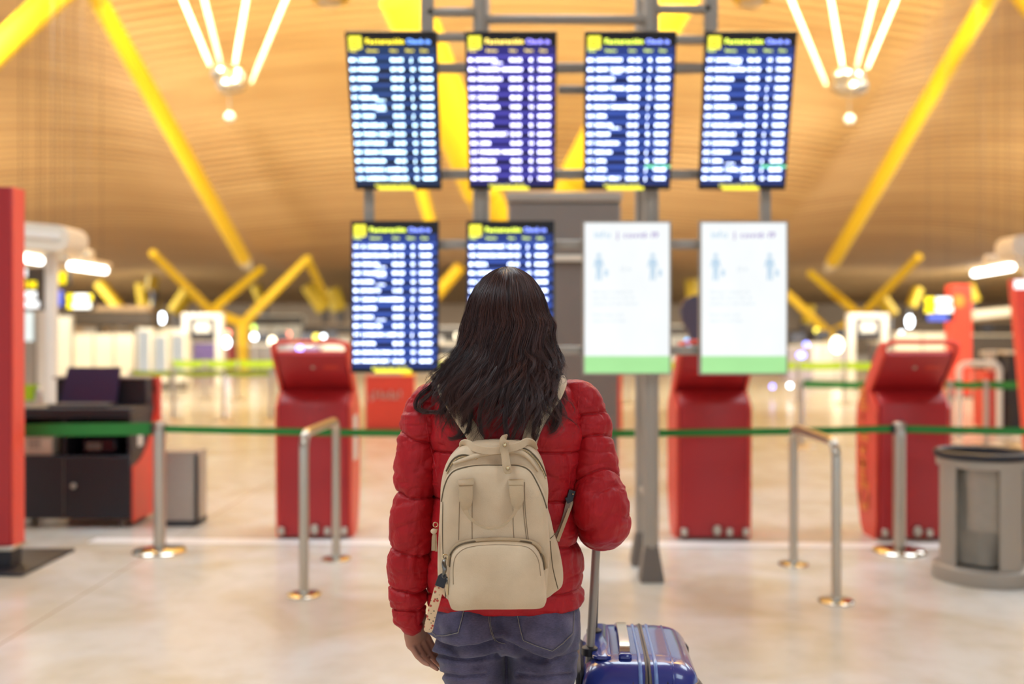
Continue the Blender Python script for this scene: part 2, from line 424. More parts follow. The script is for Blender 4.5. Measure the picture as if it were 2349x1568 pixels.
for (a, b, Y, r), nm in zip(far, names):
    A, B = P(*a, Y), P(*b, Y)
    t = thing('yellow_strut', (B.x, B.y, 0), 'short yellow roof strut far off, '+nm, 'strut', 'far yellow roof struts')
    obj('arm', MB().tube([A, B], r, 14), M['yellow'], t)
    obj('post', MB().lathe((B.x, B.y+.6, 0), [(.22, 0), (.2, B.z)], 12), M['dark_brown'], t)

# ================================================================== skylight hubs with four white rods
def hub(px, py, lab, mirror):
    Y = 20.0; c = P(px, py, Y); t = thing('skylight_hub', c, lab, 'roof fitting')
    mb = MB(); k = 0
    for i in range(9):
        a = i*2.4; q = c+Vector((.2*math.cos(a), .2*math.sin(a), .15*math.cos(i*1.7)-.02)); mb.ball(q, .12+.03*(i % 3), 12, 8)
    mb.lathe(c-Vector((0, 0, .28)), [(.05, 0), (.2, .08), (.24, .3), (.1, .5)], 16)
    obj('casting', mb, M['steel'], t)
    for dx, dy, DY in ((-42, -30, 0), (-18, -32, -1), (14, -32, 1.2), (52, 8, -.8)):
        ex = {-42: -96, -18: -58, 14: 40, 52: 140}[dx]
        s = -1 if mirror else 1
        a = P(px+s*dx, py+dy, Y); b = P(px+s*(dx+ex), py-(260 if dx != 52 else 330), Y+DY)
        o = obj('rod', MB().tube([a, a+(b-a)*.1, b], [.03, .042, .042], 12), M['white_cap'], t)
    obj('pendant_wire', MB().tube([c-Vector((0, 0, .25)), P(px+2, py+78, Y)], .008, 6), M['steel'], t)
    obj('pendant_lamp', MB().ball(P(px+2, py+86, Y), .1), M['white'], t)
    return t
hub(525, 182, 'metal hub with four white rods, left of the flight boards', False)
hub(1947, 188, 'metal hub with four white rods, right of the flight boards', True)
for px, lab in ((757, 'round yellow ceiling lamp at the top edge, above left board column'), (1724, 'round yellow ceiling lamp at the top edge, above right board column')):
    c = P(px, -12, 16); t = thing('ceiling_lamp', c, lab, 'lamp')
    obj('lamp_shade', MB().lathe(c, [(.05, .28), (.2, .25), (.32, .1), (.33, 0), (.28, -.1), (.1, -.14)], 28), M['yellow'], t)
    obj('lamp_glass', MB().lathe(c, [(.02, -.19), (.14, -.17), (.2, -.12)], 24), M['steel'], t)
    obj('cord', MB().tube([c+Vector((0, 0, .25)), Vector((c.x, c.y, ceil_z(c.x, c.y)))], .02, 8), M['steel'], t)
# ================================================================== display frame of pipes
t = thing('display_frame', (.2, 6.2, 0), 'tall grey pipe frame on cast feet that carries the eight screens', 'display frame')
Yf = 6.12; Yr = 6.55
xm = [PXx(1103, Yf), PXx(1493, Yf)]
for x in xm:
    for y, r, top in ((Yf, .049, 3.9), (Yr, .045, 3.9)):
        obj('mast', MB().lathe((x, y, 0), [(r, .02), (r, 1.0), (r, top)], 24), M['steel_dark'], t)
        f = obj('foot', MB().loft([[(x-sx, y-sy, z), (x+sx, y-sy, z), (x+sx, y+sy, z), (x-sx, y+sy, z)] for sx, sy, z in ((.070, .075, 0), (.070, .075, .03), (.044, .05, .20), (.041, .046, .215))]), M['foot_grey'], t, angle=30)
for px in (847, 1755):
    x = PXx(px, Yf); obj('upright', MB().box((x-.03, Yf-.03, 1.36), (x+.03, Yf+.03, PZ(110, Yf)), .006), M['steel_dark'], t)
for px in (980, 1630):
    x = PXx(px, Yf); obj('upright', MB().box((x-.04, Yf-.03, 3.2), (x+.04, Yf+.03, 3.9), .006), M['steel_dark'], t)
x0, x1 = PXx(850, Yf), PXx(1757, Yf)
for py in (160, 402, 562, 803):
    z = PZ(py, Yf); obj('crossbar', MB().box((x0, Yf-.06, z-.028), (x1, Yf-.005, z+.028), .008), M['steel_dark'], t)
for a, b, py in ((980, 1100, 30), (1100, 1495, 46), (1495, 1630, 22), (1280, 1345, 207), (1000, 1070, 87), (1530, 1632, 92)):
    z = PZ(py, Yf); obj('crossbar', MB().box((PXx(a, Yf), Yf-.03, z-.024), (PXx(b, Yf), Yf+.02, z+.024), .008), M['steel_dark'], t)
for x in xm: obj('brace', MB().tube([(x, Yf, 3.55), (x, Yr, 3.75)], .03, 12), M['steel_dark'], t)
for x in xm: obj('brace', MB().tube([(x, Yf, .5), (x, Yr, .5)], .025, 12), M['steel_dark'], t)

# ================================================================== lettering from the built-in font
_G = {}
def glyph(ch):
    if ch not in _G:
        cu = bpy.data.curves.new('g', 'FONT'); cu.body = ch; cu.resolution_u = 2; cu.fill_mode = 'FRONT'
        o = bpy.data.objects.new('g', cu); me = bpy.data.meshes.new_from_object(o)
        V = np.array([v.co[:2] for v in me.vertices]) if len(me.vertices) else np.zeros((0, 2))
        _G[ch] = (V, [tuple(p.vertices) for p in me.polygons], (float(V[:, 0].max()) if len(V) else .3))
        bpy.data.objects.remove(o); bpy.data.curves.remove(cu); bpy.data.meshes.remove(me)
    return _G[ch]
def text(mb, s, u, v, h, fn, sx=1.0, bold=0):
    """letters of height h with left/baseline at u, v mapped by fn(u, v) -> 3D"""
    x = u
    for ch in s:
        V, Fc, wd = glyph(ch)
        if len(V):
            for dx in ((0, bold*h) if bold else (0,)):
                mb.add([fn(x+dx+a*h*sx/.7, v+b*h/.7) for a, b in V], Fc)
        x += (wd+.1)*h*sx/.7 if ch != ' ' else .45*h*sx/.7
    return x
def plain(name, col, e):
    m, nt, b = new_mat(name); b.inputs['Base Color'].default_value = (.02, .02, .02, 1); b.inputs['Emission Color'].default_value = srgb(*col)
    b.inputs['Emission Strength'].default_value = e; b.inputs['Roughness'].default_value = .45; b.inputs['Specular IOR Level'].default_value = .2
    nz = N(nt, 'ShaderNodeTexNoise'); nz.inputs['Scale'].default_value = 3
    mr = N(nt, 'ShaderNodeMapRange'); mr.inputs[3].default_value = e*.93; mr.inputs[4].default_value = e*1.07
    nt.links.new(nz.outputs[0], mr.inputs[0]); nt.links.new(mr.outputs[0], b.inputs['Emission Strength'])
    return m
TINT = {'cyan': dict(bg=(30, 58, 104), row=(52, 88, 170), txt=(196, 232, 255), hd=(250, 230, 60), bl=(110, 160, 255)),
        'violet': dict(bg=(44, 40, 130), row=(88, 82, 204), txt=(216, 214, 255), hd=(255, 226, 110), bl=(150, 140, 255)),
        'blue': dict(bg=(32, 60, 140), row=(66, 100, 205), txt=(206, 220, 255), hd=(226, 246, 90), bl=(130, 150, 255))}
EM = {}
for k, d in TINT.items():
    EM[k] = {'bg': plain('screen_navy_'+k, d['bg'], .85), 'row': plain('screen_row_'+k, d['row'], .95), 'txt': plain('screen_text_'+k, d['txt'], 9),
             'hd': plain('screen_header_'+k, d['hd'], 3.6), 'bl': plain('screen_subtitle_'+k, d['bl'], 4.0), 'blk': plain('screen_black_'+k, (14, 12, 24), .5)}
EM['green'] = plain('screen_green', (130, 232, 130), 1.0); EM['icon'] = plain('screen_icon_yellow', (240, 232, 60), 1.6)
EM['paper'] = plain('screen_white', (250, 254, 255), .93); EM['pale'] = plain('screen_pale_blue', (196, 222, 242), .88)
EM['grey'] = plain('screen_pale_grey', (204, 222, 236), .86); EM['lav'] = plain('screen_lavender', (160, 136, 204), .85); EM['grn'] = plain('screen_green_band', (172, 236, 158), .92)
EM['mint'] = plain('screen_text_green', (120, 230, 150), 3.2)
DEST = ['BARCELONA', 'PALMA DE M.', 'LONDON LHR', 'PARIS ORLY', 'LISBOA', 'ROMA', 'BILBAO', 'SANTIAGO', 'TENERIFE NORTE', 'GRAN CANARIA', 'IBIZA', 'VIGO', 'MILAN', 'BRUSELAS', 'ZURICH', 'MUNICH', 'SEVILLA', 'MALAGA', 'VALENCIA', 'A CORUNA',
        'NEW YORK JFK', 'BUENOS AIRES', 'LIMA', 'BOGOTA', 'MIAMI', 'FRANKFURT', 'VENECIA', 'OPORTO', 'BERLIN', 'ASTURIAS']
SW, SH = .505, .9
def screen(c_top, c_bot, w, label, tint, seed, rows=14, wide_rows=(), kind='flights', sub=()):
    """c_top, c_bot: centres of the top and bottom edges of the lit face"""
    A = Vector(c_top); B = Vector(c_bot); U = (A-B); h = U.length; U.normalize(); X = Vector((1, 0, 0)); Nn = X.cross(U)   # towards the viewer: -Y
    if Nn.y > 0: Nn = -Nn
    O = B
    def fn(d): return lambda u, v: O+X*u+U*v+Nn*d
    def rect(mb, u0, u1, v0, v1, d):
        f = fn(d); mb.add([f(u0, v0), f(u1, v0), f(u1, v1), f(u0, v1)], [(0, 1, 2, 3)])
    t = thing('information_screen', (B+A)/2-Vector((0, 0, 0)), label, 'screen', 'screens on the pipe frame')
    # casing: bevelled slab behind the face
    mb = MB(); b = .012; f0, f1 = fn(-.055), fn(.004)
    def ring(f, e): return [f(-w/2-e, -e), f(w/2+e, -e), f(w/2+e, h+e), f(-w/2-e, h+e)]
    mb.loft([ring(f0, -.01), ring(fn(-.04), b), ring(f1, b), ring(fn(.006), b-.004), ring(fn(.004), 0)], cap=False)
    mb.add(ring(f0, -.01), [(0, 1, 2, 3)]); obj('casing', mb, M['black_gloss'] if kind == 'flights' else M['steel_dark'], t, angle=25)
    br = MB(); cc = fn(-.055)(0, h/2)
    br.box((cc.x-.08, cc.y, cc.z-.12), (cc.x+.08, cc.y+.06, cc.z+.12), .01)
    for z in (-.25, .25):
        q = fn(-.055)(0, h/2+z); br.tube([q, (q.x, Yf-.03, q.z)], .016, 10)
    obj('bracket', br, M['steel_dark'], t)
    r = random.Random(seed)
    pn = MB(); rect(pn, -w/2, w/2, 0, h, .0045)
    if kind == 'flights':
        E = EM[tint]; obj('panel', pn, E['bg'], t, fixn=False)
        mb = MB(); rect(mb, -w/2, w/2, h*.925, h, .0052); obj('header_band', mb, E['blk'], t, fixn=False)
        mb = MB(); rect(mb, -w/2, w/2, 0, h*.022, .0052); obj('footer_band', mb, E['blk'], t, fixn=False)
        ic = MB(); s = .072; rect(ic, -w/2+.006, -w/2+.006+s, h-.012-s, h-.012, .006); obj('plane_icon', ic, EM['icon'], t, fixn=False)
        ip = MB(); f = fn(.0066); u0, v0 = -w/2+.006+s/2, h-.012-s/2
        ip.add([f(u0+a*s*.32, v0+b2*s*.32) for a, b2 in ((-1, -.9), (1, -.9), (1, -.6), (-1, -.6))], [(0, 1, 2, 3)])
        ip.add([f(u0+a*s*.32, v0+b2*s*.32) for a, b2 in ((-.8, -.1), (.9, .5), (.9, .75), (.6, .75), (-.8, .2))], [(0, 1, 2, 3, 4)])
        obj('icon_mark', ip, E['blk'], t, fixn=False)
        mb = MB(); xe = text(mb, 'Facturación', -w/2+.1, h-.055, .029, fn(.006), .97, .05); obj('title', mb, E['hd'], t, fixn=False)
        mb = MB(); text(mb, 'Check-in', xe+.014, h-.054, .026, fn(.006), .88, .05); obj('subtitle', mb, E['bl'], t, fixn=False)
        mb = MB(); v = h*.905
        for s_, u in (('Vuelo', .004), ('Destino', .105), ('Hora', .238), ('Mostr.', .325), ('Zona', .41)): text(mb, s_, -w/2+u, v-.014, .014, fn(.006), .9)
        obj('column_titles', mb, E['hd'], t, fixn=False)
        top = h*.868; pitch = (top-h*.035)/rows; rb = MB(); tx = MB(); sm = MB(); mint = MB(); dk = MB()
        for i in range(rows):
            v = top-pitch*(i+.5)
            rect(rb, -w/2, w/2, v+pitch*.22, v+pitch*.5, .005)
            if i % 3: rect(dk, -w/2, w/2, v-pitch*.34, v-pitch*.05, .0052)
            d = r.choice(DEST); hh = .0175
            text(tx, r.choice(['IB', 'UX', 'VY', 'LH', 'BA', 'AA'])+' '+d, -w/2+.004, v-hh*.45, hh, fn(.006), 1.08, .06)
            if i in sub or r.random() < .18: text(sm, r.choice(['AA4%d21', 'BA7%d04', 'LA5%d16']) % r.randint(1, 9), -w/2+.14, v-hh*1.25, .011, fn(.006), 1.0)
            text(tx, '%02d:%02d' % (6+i*16//rows, r.randrange(0, 60, 5)), -w/2+.238, v-hh*.45, hh, fn(.006), 1.15, .06)
            text(tx, r.choice('HJK'), -w/2+.352, v-hh*.45, hh, fn(.006), 1.15, .06)
            if i == 12 and seed in (3, 4): text(mint, 'EMBARCANDO', -w/2+.35, v+.012, .016, fn(.0062), .9, .05)
            text(tx, '%d-%d' % (r.randrange(700, 880, 10), 890), -w/2+.402, v-hh*.45, hh, fn(.006), .76, .06)
        obj('row_bands', rb, E['row'], t, fixn=False); obj('row_shades', dk, E['blk'], t, fixn=False)
        obj('flight_rows', tx, E['txt'], t, fixn=False, smooth=False)
        if sm.n: obj('codeshare_rows', sm, E['txt'], t, fixn=False, smooth=False)
        if mint.n: obj('status_text', mint, EM['mint'], t, fixn=False)
        mb = MB(); text(mb, 'Información 07:35', -.14, h*.004+.002, .022, fn(.0062), .8, .08); obj('footer_text', mb, EM['icon'], t, fixn=False, smooth=False)
        fb = MB(); rect(fb, -.12, .10, -.012, .007, .0068); obj('footer_bar', fb, EM['icon'], t, fixn=False)
    else:
        obj('panel', pn, EM['paper'], t, fixn=False)
        g = MB(); rect(g, -w/2, w/2, 0, h*.113, .0055); obj('green_band', g, EM['grn'], t, fixn=False)
        mb = MB(); text(mb, 'info', -w/2+.055, h*.9, .042, fn(.006), .95, .08); obj('title', mb, EM['pale'], t, fixn=False, smooth=False)
        mb = MB(); text(mb, '| covid-19', -w/2+.19, h*.9, .036, fn(.006), 1.1, .08); obj('subtitle', mb, EM['lav'], t, fixn=False, smooth=False)
        mb = MB(); f = fn(.006)
        for u0 in (-w/2+.085, w/2-.1):
            v0 = h*.7
            mb.add([f(u0+.013*math.cos(k*PI/8), v0+.075+.013*math.sin(k*PI/8)) for k in range(16)], [tuple(range(16))])
            mb.add([f(u0+a, v0+b2) for a, b2 in ((-.02, .055), (.02, .055), (.032, .005), (.024, 0), (.014, .03), (.014, -.015), (.018, -.075), (.005, -.075), (0, -.02), (-.005, -.075), (-.018, -.075), (-.014, -.015), (-.014, .03), (-.024, 0), (-.032, .005))], [tuple(range(15))])
            mb.add([f(u0+.034+a, v0-.05+b2) for a, b2 in ((0, 0), (.02, 0), (.02, .04), (0, .04))], [(0, 1, 2, 3)])
        obj('pictogram', mb, EM['pale'], t, fixn=False, smooth=False)
        mb = MB(); text(mb, '1,5 m', -.045, h*.68, .025, f, .8)
        for k, s_ in enumerate(('Mantenga la distancia de', 'seguridad con el resto de', 'pasajeros en todo momento', '', 'Please keep a safe', 'distance at all times')): text(mb, s_, -w/2+.05, h*(.53-.038*k), .018, f, .8)
        obj('notice_text', mb, EM['grey'], t, fixn=False, smooth=False)
    return t
Yt, Yb = 5.62, 6.0
U4 = [(897, 914), (1172, 1175), (1447, 1438), (1723, 1702)]
labs = ['leftmost tilted departures board of the upper row', 'violet tinted departures board, second in the upper row', 'blue departures board, third in the upper row', 'rightmost tilted departures board of the upper row']
for i, (a, b) in enumerate(U4):
    screen((PXx(a, Yt), Yt, PZ(77, Yt)), (PXx(b, Yb), Yb, PZ(430, Yb)), .495, labs[i], ('cyan', 'violet', 'blue', 'blue')[i], i+1)
Yl = 6.0
screen((PXx(906, Yl), Yl, PZ(511, Yl)), (PXx(906, Yl), Yl, PZ(850, Yl)), .505, 'departures board at the left end of the lower row', 'blue', 5)
screen((PXx(1171, Yl), Yl, PZ(511, Yl)), (PXx(1171, Yl), Yl, PZ(850, Yl)), .505, 'lower departures board half hidden by the woman\'s head', 'blue', 6)
screen((PXx(1438, Yl), Yl, PZ(511, Yl)), (PXx(1438, Yl), Yl, PZ(855, Yl)), .51, 'white notice screen with green foot, nearer the woman', 'blue', 7, kind='notice')
screen((PXx(1706, Yl), Yl, PZ(511, Yl)), (PXx(1706, Yl), Yl, PZ(855, Yl)), .51, 'white notice screen with green foot, right end of lower row', 'blue', 8, kind='notice')
# ================================================================== check-in kiosks (seen from behind)
def kiosk(x0, x1, Yb, label, letters=None, sticker=None, face=1):
    """back towards the camera; face=1: user side is +Y"""
    cx = (x0+x1)/2; t = thing('check_in_kiosk', (cx, Yb+.2, 0), label, 'kiosk', 'red check-in kiosks')
    r = 0.02
    prof = [(0, .02), (0, .98), (.02, 1.02), (.13, 1.1), (.2, 1.1), (.26, 1.0), (.3, .9), (.3, .02)]      # body (y, z)
    mb = MB(); nb = 14
    # rounded upper corners of the back: loft across x
    W2 = (x1-x0)/2
    rings = []
    for u, ins in ((-1, .02), (-.97, .006), (-.93, 0), (.93, 0), (.97, .006), (1, .02)):
        rings.append([(cx+u*W2, Yb+max(y, ins) if y < .15 else Yb+y-ins, z-ins if z > .5 else z) for y, z in prof])
    mb.loft(rings); obj('body', mb, M['red'], t, angle=35)
    # head: tilted slab leaning back over the body, top edge towards the camera
    hp = [(.19, 1.02), (.18, 1.09), (-.09, 1.36), (-.07, 1.385), (-.01, 1.39), (.28, 1.1)]
    rings = []
    for u, ins in ((-1, .015), (-.96, 0), (.96, 0), (1, .015)):
        rings.append([(cx+u*W2, Yb+y+ins, z-ins*.3) for y, z in hp])
    mb = MB(); mb.loft(rings); o = obj('head', mb, M['red'], t, angle=35)
    mb = MB(); mb.lathe((0, 0, 0), [(.001, 0), (.014, 0), (.016, .004), (.010, .006)], 16)
    d = Vector((0, -.27, .27)).normalized(); nrm = Vector((0, -.27, -.27)).normalized()
    q = nrm.to_track_quat('Z', 'Y').to_matrix()
    base = Vector((cx, Yb+.18-.27*.66-.001, 1.09+.27*.66-.001))
    mb.v = [tuple(q @ Vector(v)+base) for v in mb.v]; obj('lock', mb, M['steel'], o)
    lb = MB(); f = lambda u, v: base+Vector((u, 0, 0))+d*v+nrm*.002
    lb.add([f(.08, -.015), f(.19, -.015), f(.19, .02), f(.08, .02)], [(0, 1, 2, 3)]); obj('rating_label', lb, M['red_orange'], o)
    # screen on the user side
    sb = MB(); s0 = Vector((cx, Yb+.282, 1.1)); s1 = Vector((cx, Yb-.008, 1.388)); dd = (s1-s0); nn = Vector((0, .29, .26)).normalized()
    sb.add([s0+dd*a+Vector((b*W2*.8, 0, 0))+nn*.003 for a, b in ((.12, -1), (.12, 1), (.88, 1), (.88, -1))], [(0, 1, 2, 3)]); obj('touch_screen', sb, M['black_gloss'], o)
    # frame loop: side wings and top bar
    top = 1.455
    for s in (-1, 1):
        xx = cx+s*(W2+.004)
        poly = [(.04, .10), (.02, .97), (.12, 1.06), (.165, 1.085), (-.11, 1.37), (-.13, 1.43), (-.09, 1.455), (-.02, 1.43), (.10, 1.32), (.31, 1.09), (.43, .97), (.45, .88), (.45, .32), (.36, .06), (.3, 0), (.06, 0)]
        mb = MB(); mb.prism([(Yb+y, z) for y, z in poly], s*.022, 'x', xx); obj('side_panel', mb, M['red_lit'], t, angle=35)
    pts = spline([(cx-W2-.014, Yb-.09, 1.38), (cx-W2-.006, Yb-.11, 1.43), (cx-W2+.06, Yb-.115, top), (cx, Yb-.115, top), (cx+W2-.06, Yb-.115, top), (cx+W2+.006, Yb-.11, 1.43), (cx+W2+.014, Yb-.09, 1.38)], 40)
    obj('top_handle', MB().tube(pts, .017, 10), M['red_lit'], t)
    if letters:
        mb = MB(); s = letters; xx = (x0-.030) if s < 0 else (x1+.030)
        # read upwards on the wing that faces the camera axis
        fn = lambda u, v: (xx+s*.002, Yb+.36-v*1.0, .16+u)
        text(mb, 'Check-in', 0, 0, .20, fn, .80, .14); obj('lettering', mb, M['orange_acrylic'], t, fixn=False, smooth=False)
    if sticker:
        xx = x1+.029; mb = MB().box((xx-.002, Yb+.10, .56), (xx, Yb+.30, .90), .0008); obj('sticker', mb, M['white'], t)
    for dx in (-.46, .2, .44): obj('floor_bolt', MB().box((cx+dx*W2*2-.018, Yb-.022, .03), (cx+dx*W2*2+.03, Yb-.001, .085), .006), M['steel'], t)
    obj('cable_socket', MB().ball((cx+.06*W2, Yb-.02, .07), (.035, .02, .04)), M['steel'], t)
    return t
M['red_lit'] = mat('red_paint_lit_tone', (226, 72, 54), .4, 0, .05, 3)  # kiosk red lifted so side faces carry the light in their colour
kiosk(PXx(638, 7.37), PXx(797, 7.37), 7.37, 'red check-in kiosk beside the left guide rail, white sticker on its side', None, True)
kiosk(1.24, PXx(1718, 7.33), 7.33, 'red check-in kiosk under the rightmost white notice screen', None)
kiosk(PXx(2021, 7.3), PXx(2176, 7.3), 7.3, 'red check-in kiosk beside the waste bin, orange letters up its side', -1)
# two farther red units
t = thing('check_in_kiosk', (PXx(1385, 16), 16, 0), 'small distant red kiosk seen between the woman and the pipe mast, screen lit', 'kiosk', 'red check-in kiosks')
x = PXx(1386, 16); mb = MB(); mb.prism([(15.95, 0), (16.35, 0), (16.35, .9), (16.2, 1.05), (16.35, 1.4), (16.2, 1.45), (16.0, 1.02), (15.95, .95)], .56, 'x', x-.28); obj('body', mb, M['red_orange'], t, angle=30)
mb = MB(); mb.box((x-.2, 15.93, .55), (x+.2, 15.97, .62), .005); obj('screen_slot', mb, M['black'], t)
mb = MB(); mb.box((x-.22, 15.94, .80), (x+.16, 15.948, .86), .001); obj('light_bar', mb, plain('violet_light', (196, 150, 255), 2.2), t)
mb = MB(); text(mb, 'Check-in', x-.17, .3, .07, lambda u, v: (u, 15.946, v), 1); obj('lettering', mb, M['orange_acrylic'], t, fixn=False, smooth=False)
t = thing('hola_panel', (PXx(894, 15.7), 15.7, 0), 'red panel with the white word Hola below the lower left flight board', 'sign')
x0_, x1_ = PXx(838, 15.7), PXx(951, 15.7); z1 = PZ(861, 15.7)
obj('panel', MB().box((x0_, 15.7, .02), (x1_, 15.82, z1), .01), M['red_orange'], t)
mb = MB(); text(mb, '¡Hola!', x0_+.07, PZ(914, 15.7), .13, lambda u, v: (u, 15.694, v), 1.0, .05); obj('lettering', mb, M['white'], t, fixn=False, smooth=False)
obj('base_plate', MB().box((x0_-.05, 15.6, 0), (x1_+.05, 15.95, .025), .005), M['foot_grey'], t)

# ================================================================== belt posts and belts
def stanchion(x, Y, label, h=.905, r=.042, rb=.18, belts=(), bm='green_belt', group='belt posts', detail=True):
    t = thing('belt_post', (x, Y, 0), label, 'belt post', group)
    obj('base', MB().lathe((x, Y, 0), [(rb, 0), (rb, .008), (rb*.93, .022), (rb*.5, .034), (r*1.2, .04)], 40 if detail else 16), M['chrome'] if detail else M['steel'], t)
    obj('post', MB().lathe((x, Y, 0), [(r, .035), (r, h*.5), (r, h-.1)], 28 if detail else 10), M['steel'], t)
    hd = obj('head', MB().lathe((x, Y, 0), [(r*1.02, h-.1), (r*1.02, h-.012), (r*.8, h), (.001, h)], 28 if detail else 10), M['steel'], t)
    if detail: obj('belt_slot', MB().box((x-r-.014, Y-.022, h-.085), (x-r*.8, Y+.022, h-.02), .003), M['black'], hd)
    for (b, w, sag) in belts:
        a = Vector((x, Y, h-.05)); b = Vector(b); n = 14; pts = [a.lerp(b, k/n)-Vector((0, 0, sag*4*(k/n)*(1-k/n))) for k in range(n+1)]
        mb = MB()
        V = []
        for i, p in enumerate(pts):
            V += [p+Vector((0, -.001, -w/2)), p+Vector((0, -.001, w/2)), p+Vector((0, .001, w/2)), p+Vector((0, .001, -w/2))]
        mb.grid(V, n+1, 4, cv=True); obj('belt', mb, M[bm], t)
    return t
M['chrome'] = mat('polished_steel_base', (205, 198, 184), .12, 1, .04, 4)
xA, xB, Ys = PXx(366, 6.92), PXx(2063, 6.92), 6.92
stanchion(xA, Ys, 'steel belt post in front of the grey wire bin, between desk and kiosk', belts=[((xB-.04, Ys, .855), .05, .035), ((-4.9, 6.55, .86), .085, .0)])
stanchion(xB, Ys, 'steel belt post in front of the right kiosk', belts=[((4.6, 6.75, .853), .05, .01)])

# ================================================================== guide rails
def rail(x0, Y0, x1, Y1, h, label):
    t = thing('guide_rail', ((x0+x1)/2, (Y0+Y1)/2, 0), label, 'rail', 'steel guide rails')
    d = Vector((x1-x0, Y1-Y0, 0)).normalized(); R = .1
    pts = [Vector((x0, Y0, .006))]+[Vector((x0, Y0, z)) for z in (h*.5, h-R)]
    for k in range(1, 9):
        a = k/8*PI/2; pts.append(Vector((x0, Y0, h-R))+d*(R-R*math.cos(a))+Vector((0, 0, R*math.sin(a))))
    e = Vector((x1, Y1, 0))
    for k in range(0, 9):
        a = PI/2-k/8*PI/2; pts.append(e+Vector((0, 0, h-R))-d*(R-R*math.cos(a))+Vector((0, 0, R*math.sin(a))))
    pts += [Vector((x1, Y1, h*.5)), Vector((x1, Y1, .006))]
    obj('tube', MB().tube(pts, .0275, 20), M['steel'], t)
    for x, Y in ((x0, Y0), (x1, Y1)): obj('base_plate', MB().lathe((x, Y, 0), [(.098, 0), (.098, .008), (.09, .013), (.03, .015), (.029, .03)], 32), M['chrome'], t)
rail(PXx(697, 5.76), 5.76, PXx(771, 6.68), 6.68, .935, 'bent steel guide rail in front of the left kiosk')
rail(PXx(1918, 5.62), 5.62, PXx(1820, 6.53), 6.53, .90, 'bent steel guide rail right of the pipe mast')

# ================================================================== waste bin
bx, bY = PXx(2258, 6.15), 6.17
t = thing('waste_bin', (bx, bY, 0), 'round grey waste bin with clear bag at the right edge', 'bin')
obj('base_ring', MB().lathe((bx, bY, 0), [(.29, 0), (.295, .02), (.29, .085), (.262, .10), (.25, .10)], 48), M['panel_lt'] if 'panel_lt' in M else M['steel_dark'], t)
obj('top_ring', MB().lathe((bx, bY, 0), [(.24, .70), (.268, .70), (.27, .745), (.262, .75), (.24, .75), (.24, .70)], 48), M['steel_dark'], t)
obj('lid_rim', MB().lathe((bx, bY, 0), [(.235, .75), (.275, .75), (.285, .765), (.28, .79), (.262, .797), (.24, .785), (.235, .75)], 48), M['black'], t)
for k in range(4):
    a = math.radians(-77.4)+k*PI/2; q = []
    for da in np.linspace(-.3, .3, 7): q.append((bx+.262*math.cos(a+da), bY+.262*math.sin(a+da)))
    for da in np.linspace(.3, -.3, 7): q.append((bx+.247*math.cos(a+da), bY+.247*math.sin(a+da)))
    obj('side_column', MB().prism(q, .62, 'z', .09), M['steel_dark'], t)
M['bag'] = mat('clear_grey_bin_bag', (150, 142, 130), .25, 0, .2, 14, bump=1, bscale=18, alpha=.72)
mb = MB(); rings = []
for j in range(18):
    z = .12+.62*j/17
    rings.append([(bx+(.215+.008*math.sin(k*.9+j*.2)+.006*math.sin(k*2.3))*math.cos(2*PI*k/64), bY+(.215+.008*math.sin(k*.9+j*.2))*math.sin(2*PI*k/64), z) for k in range(64)])
mb.loft(rings, cap=False); obj('bin_bag', mb, M['bag'], t)
obj('bag_content', MB().lathe((bx, bY, 0), [(.05, .1), (.19, .11), (.195, .2), (.12, .27), (.001, .28)], 24), M['foot_grey'], t)

# ================================================================== red totem at the left edge
t = thing('red_totem', (-3.7, 6.42, 0), 'tall red totem sign on a black base at the left edge', 'sign')
obj('sign_body', MB().box((-4.35, 6.34, .16), (-3.19, 6.5, 2.45), .006), M['red'], t)
obj('lit_side_sheet', MB().box((-3.19, 6.345, .16), (-3.178, 6.495, 2.45), .002), M['red_lit'], t)  # thin sheet giving the totem's flank its brighter, lit red
mb = MB(); mb.box((-4.3, 6.325, .16), (-3.25, 6.345, .165)); obj('trim_strip', MB().box((-4.36, 6.32, .135), (-3.175, 6.52, .16), .003), M['steel'], t)
obj('plinth', MB().box((-4.33, 6.35, .02), (-3.2, 6.5, .135), .004), M['black'], t)
obj('base_plate', MB().box((-4.5, 6.2, 0), (-3.05, 6.95, .02), .003), M['black'], t)
mb = MB(); text(mb, 'Check-in', -4.3, 2.12, .17, lambda u, v: (u, 6.338, v), .9, .05); obj('lettering', mb, M['orange_acrylic'], t, fixn=False, smooth=False)

# ================================================================== agent desk with laptop and printer
dx0, dx1, dy0, dy1 = -4.02, -2.98, 7.78, 8.28
t = thing('agent_desk', ((dx0+dx1)/2, 8.0, 0), 'black rolling desk with red flank and back, between totem and belt post', 'desk')
obj('lower_cabinet', MB().box((dx0, dy0, .07), (dx1, dy1, .56), .008), M['black'], t)
mb = MB(); mb.box((dx0+.515, dy0-.004, .1), (dx0+.521, dy0+.002, .54)); obj('door_gap', mb, M['foot_grey'], t)
obj('cabinet_knob', MB().ball((dx0+.60, dy0-.015, .33), (.022, .018, .022)), M['steel'], t)
for x_ in (dx0, dx1-.03): obj('side_wall', MB().box((x_, dy0+.01, .56), (x_+.03, dy1, .93), .004), M['black'], t)
obj('middle_wall', MB().box((dx0+.50, dy0+.03, .56), (dx0+.52, dy1, .86), .002), M['black'], t)
obj('shelf_back', MB().box((dx0+.03, dy1-.03, .56), (dx1-.03, dy1-.01, .93), .002), M['black'], t)
obj('worktop', MB().box((dx0-.01, dy0-.03, .86), (dx1+.01, dy1, .94), .01), M['black'], t)
obj('back_hutch', MB().box((dx0+.3, dy1-.16, .94), (dx1, dy1, 1.15), .01), M['black'], t)
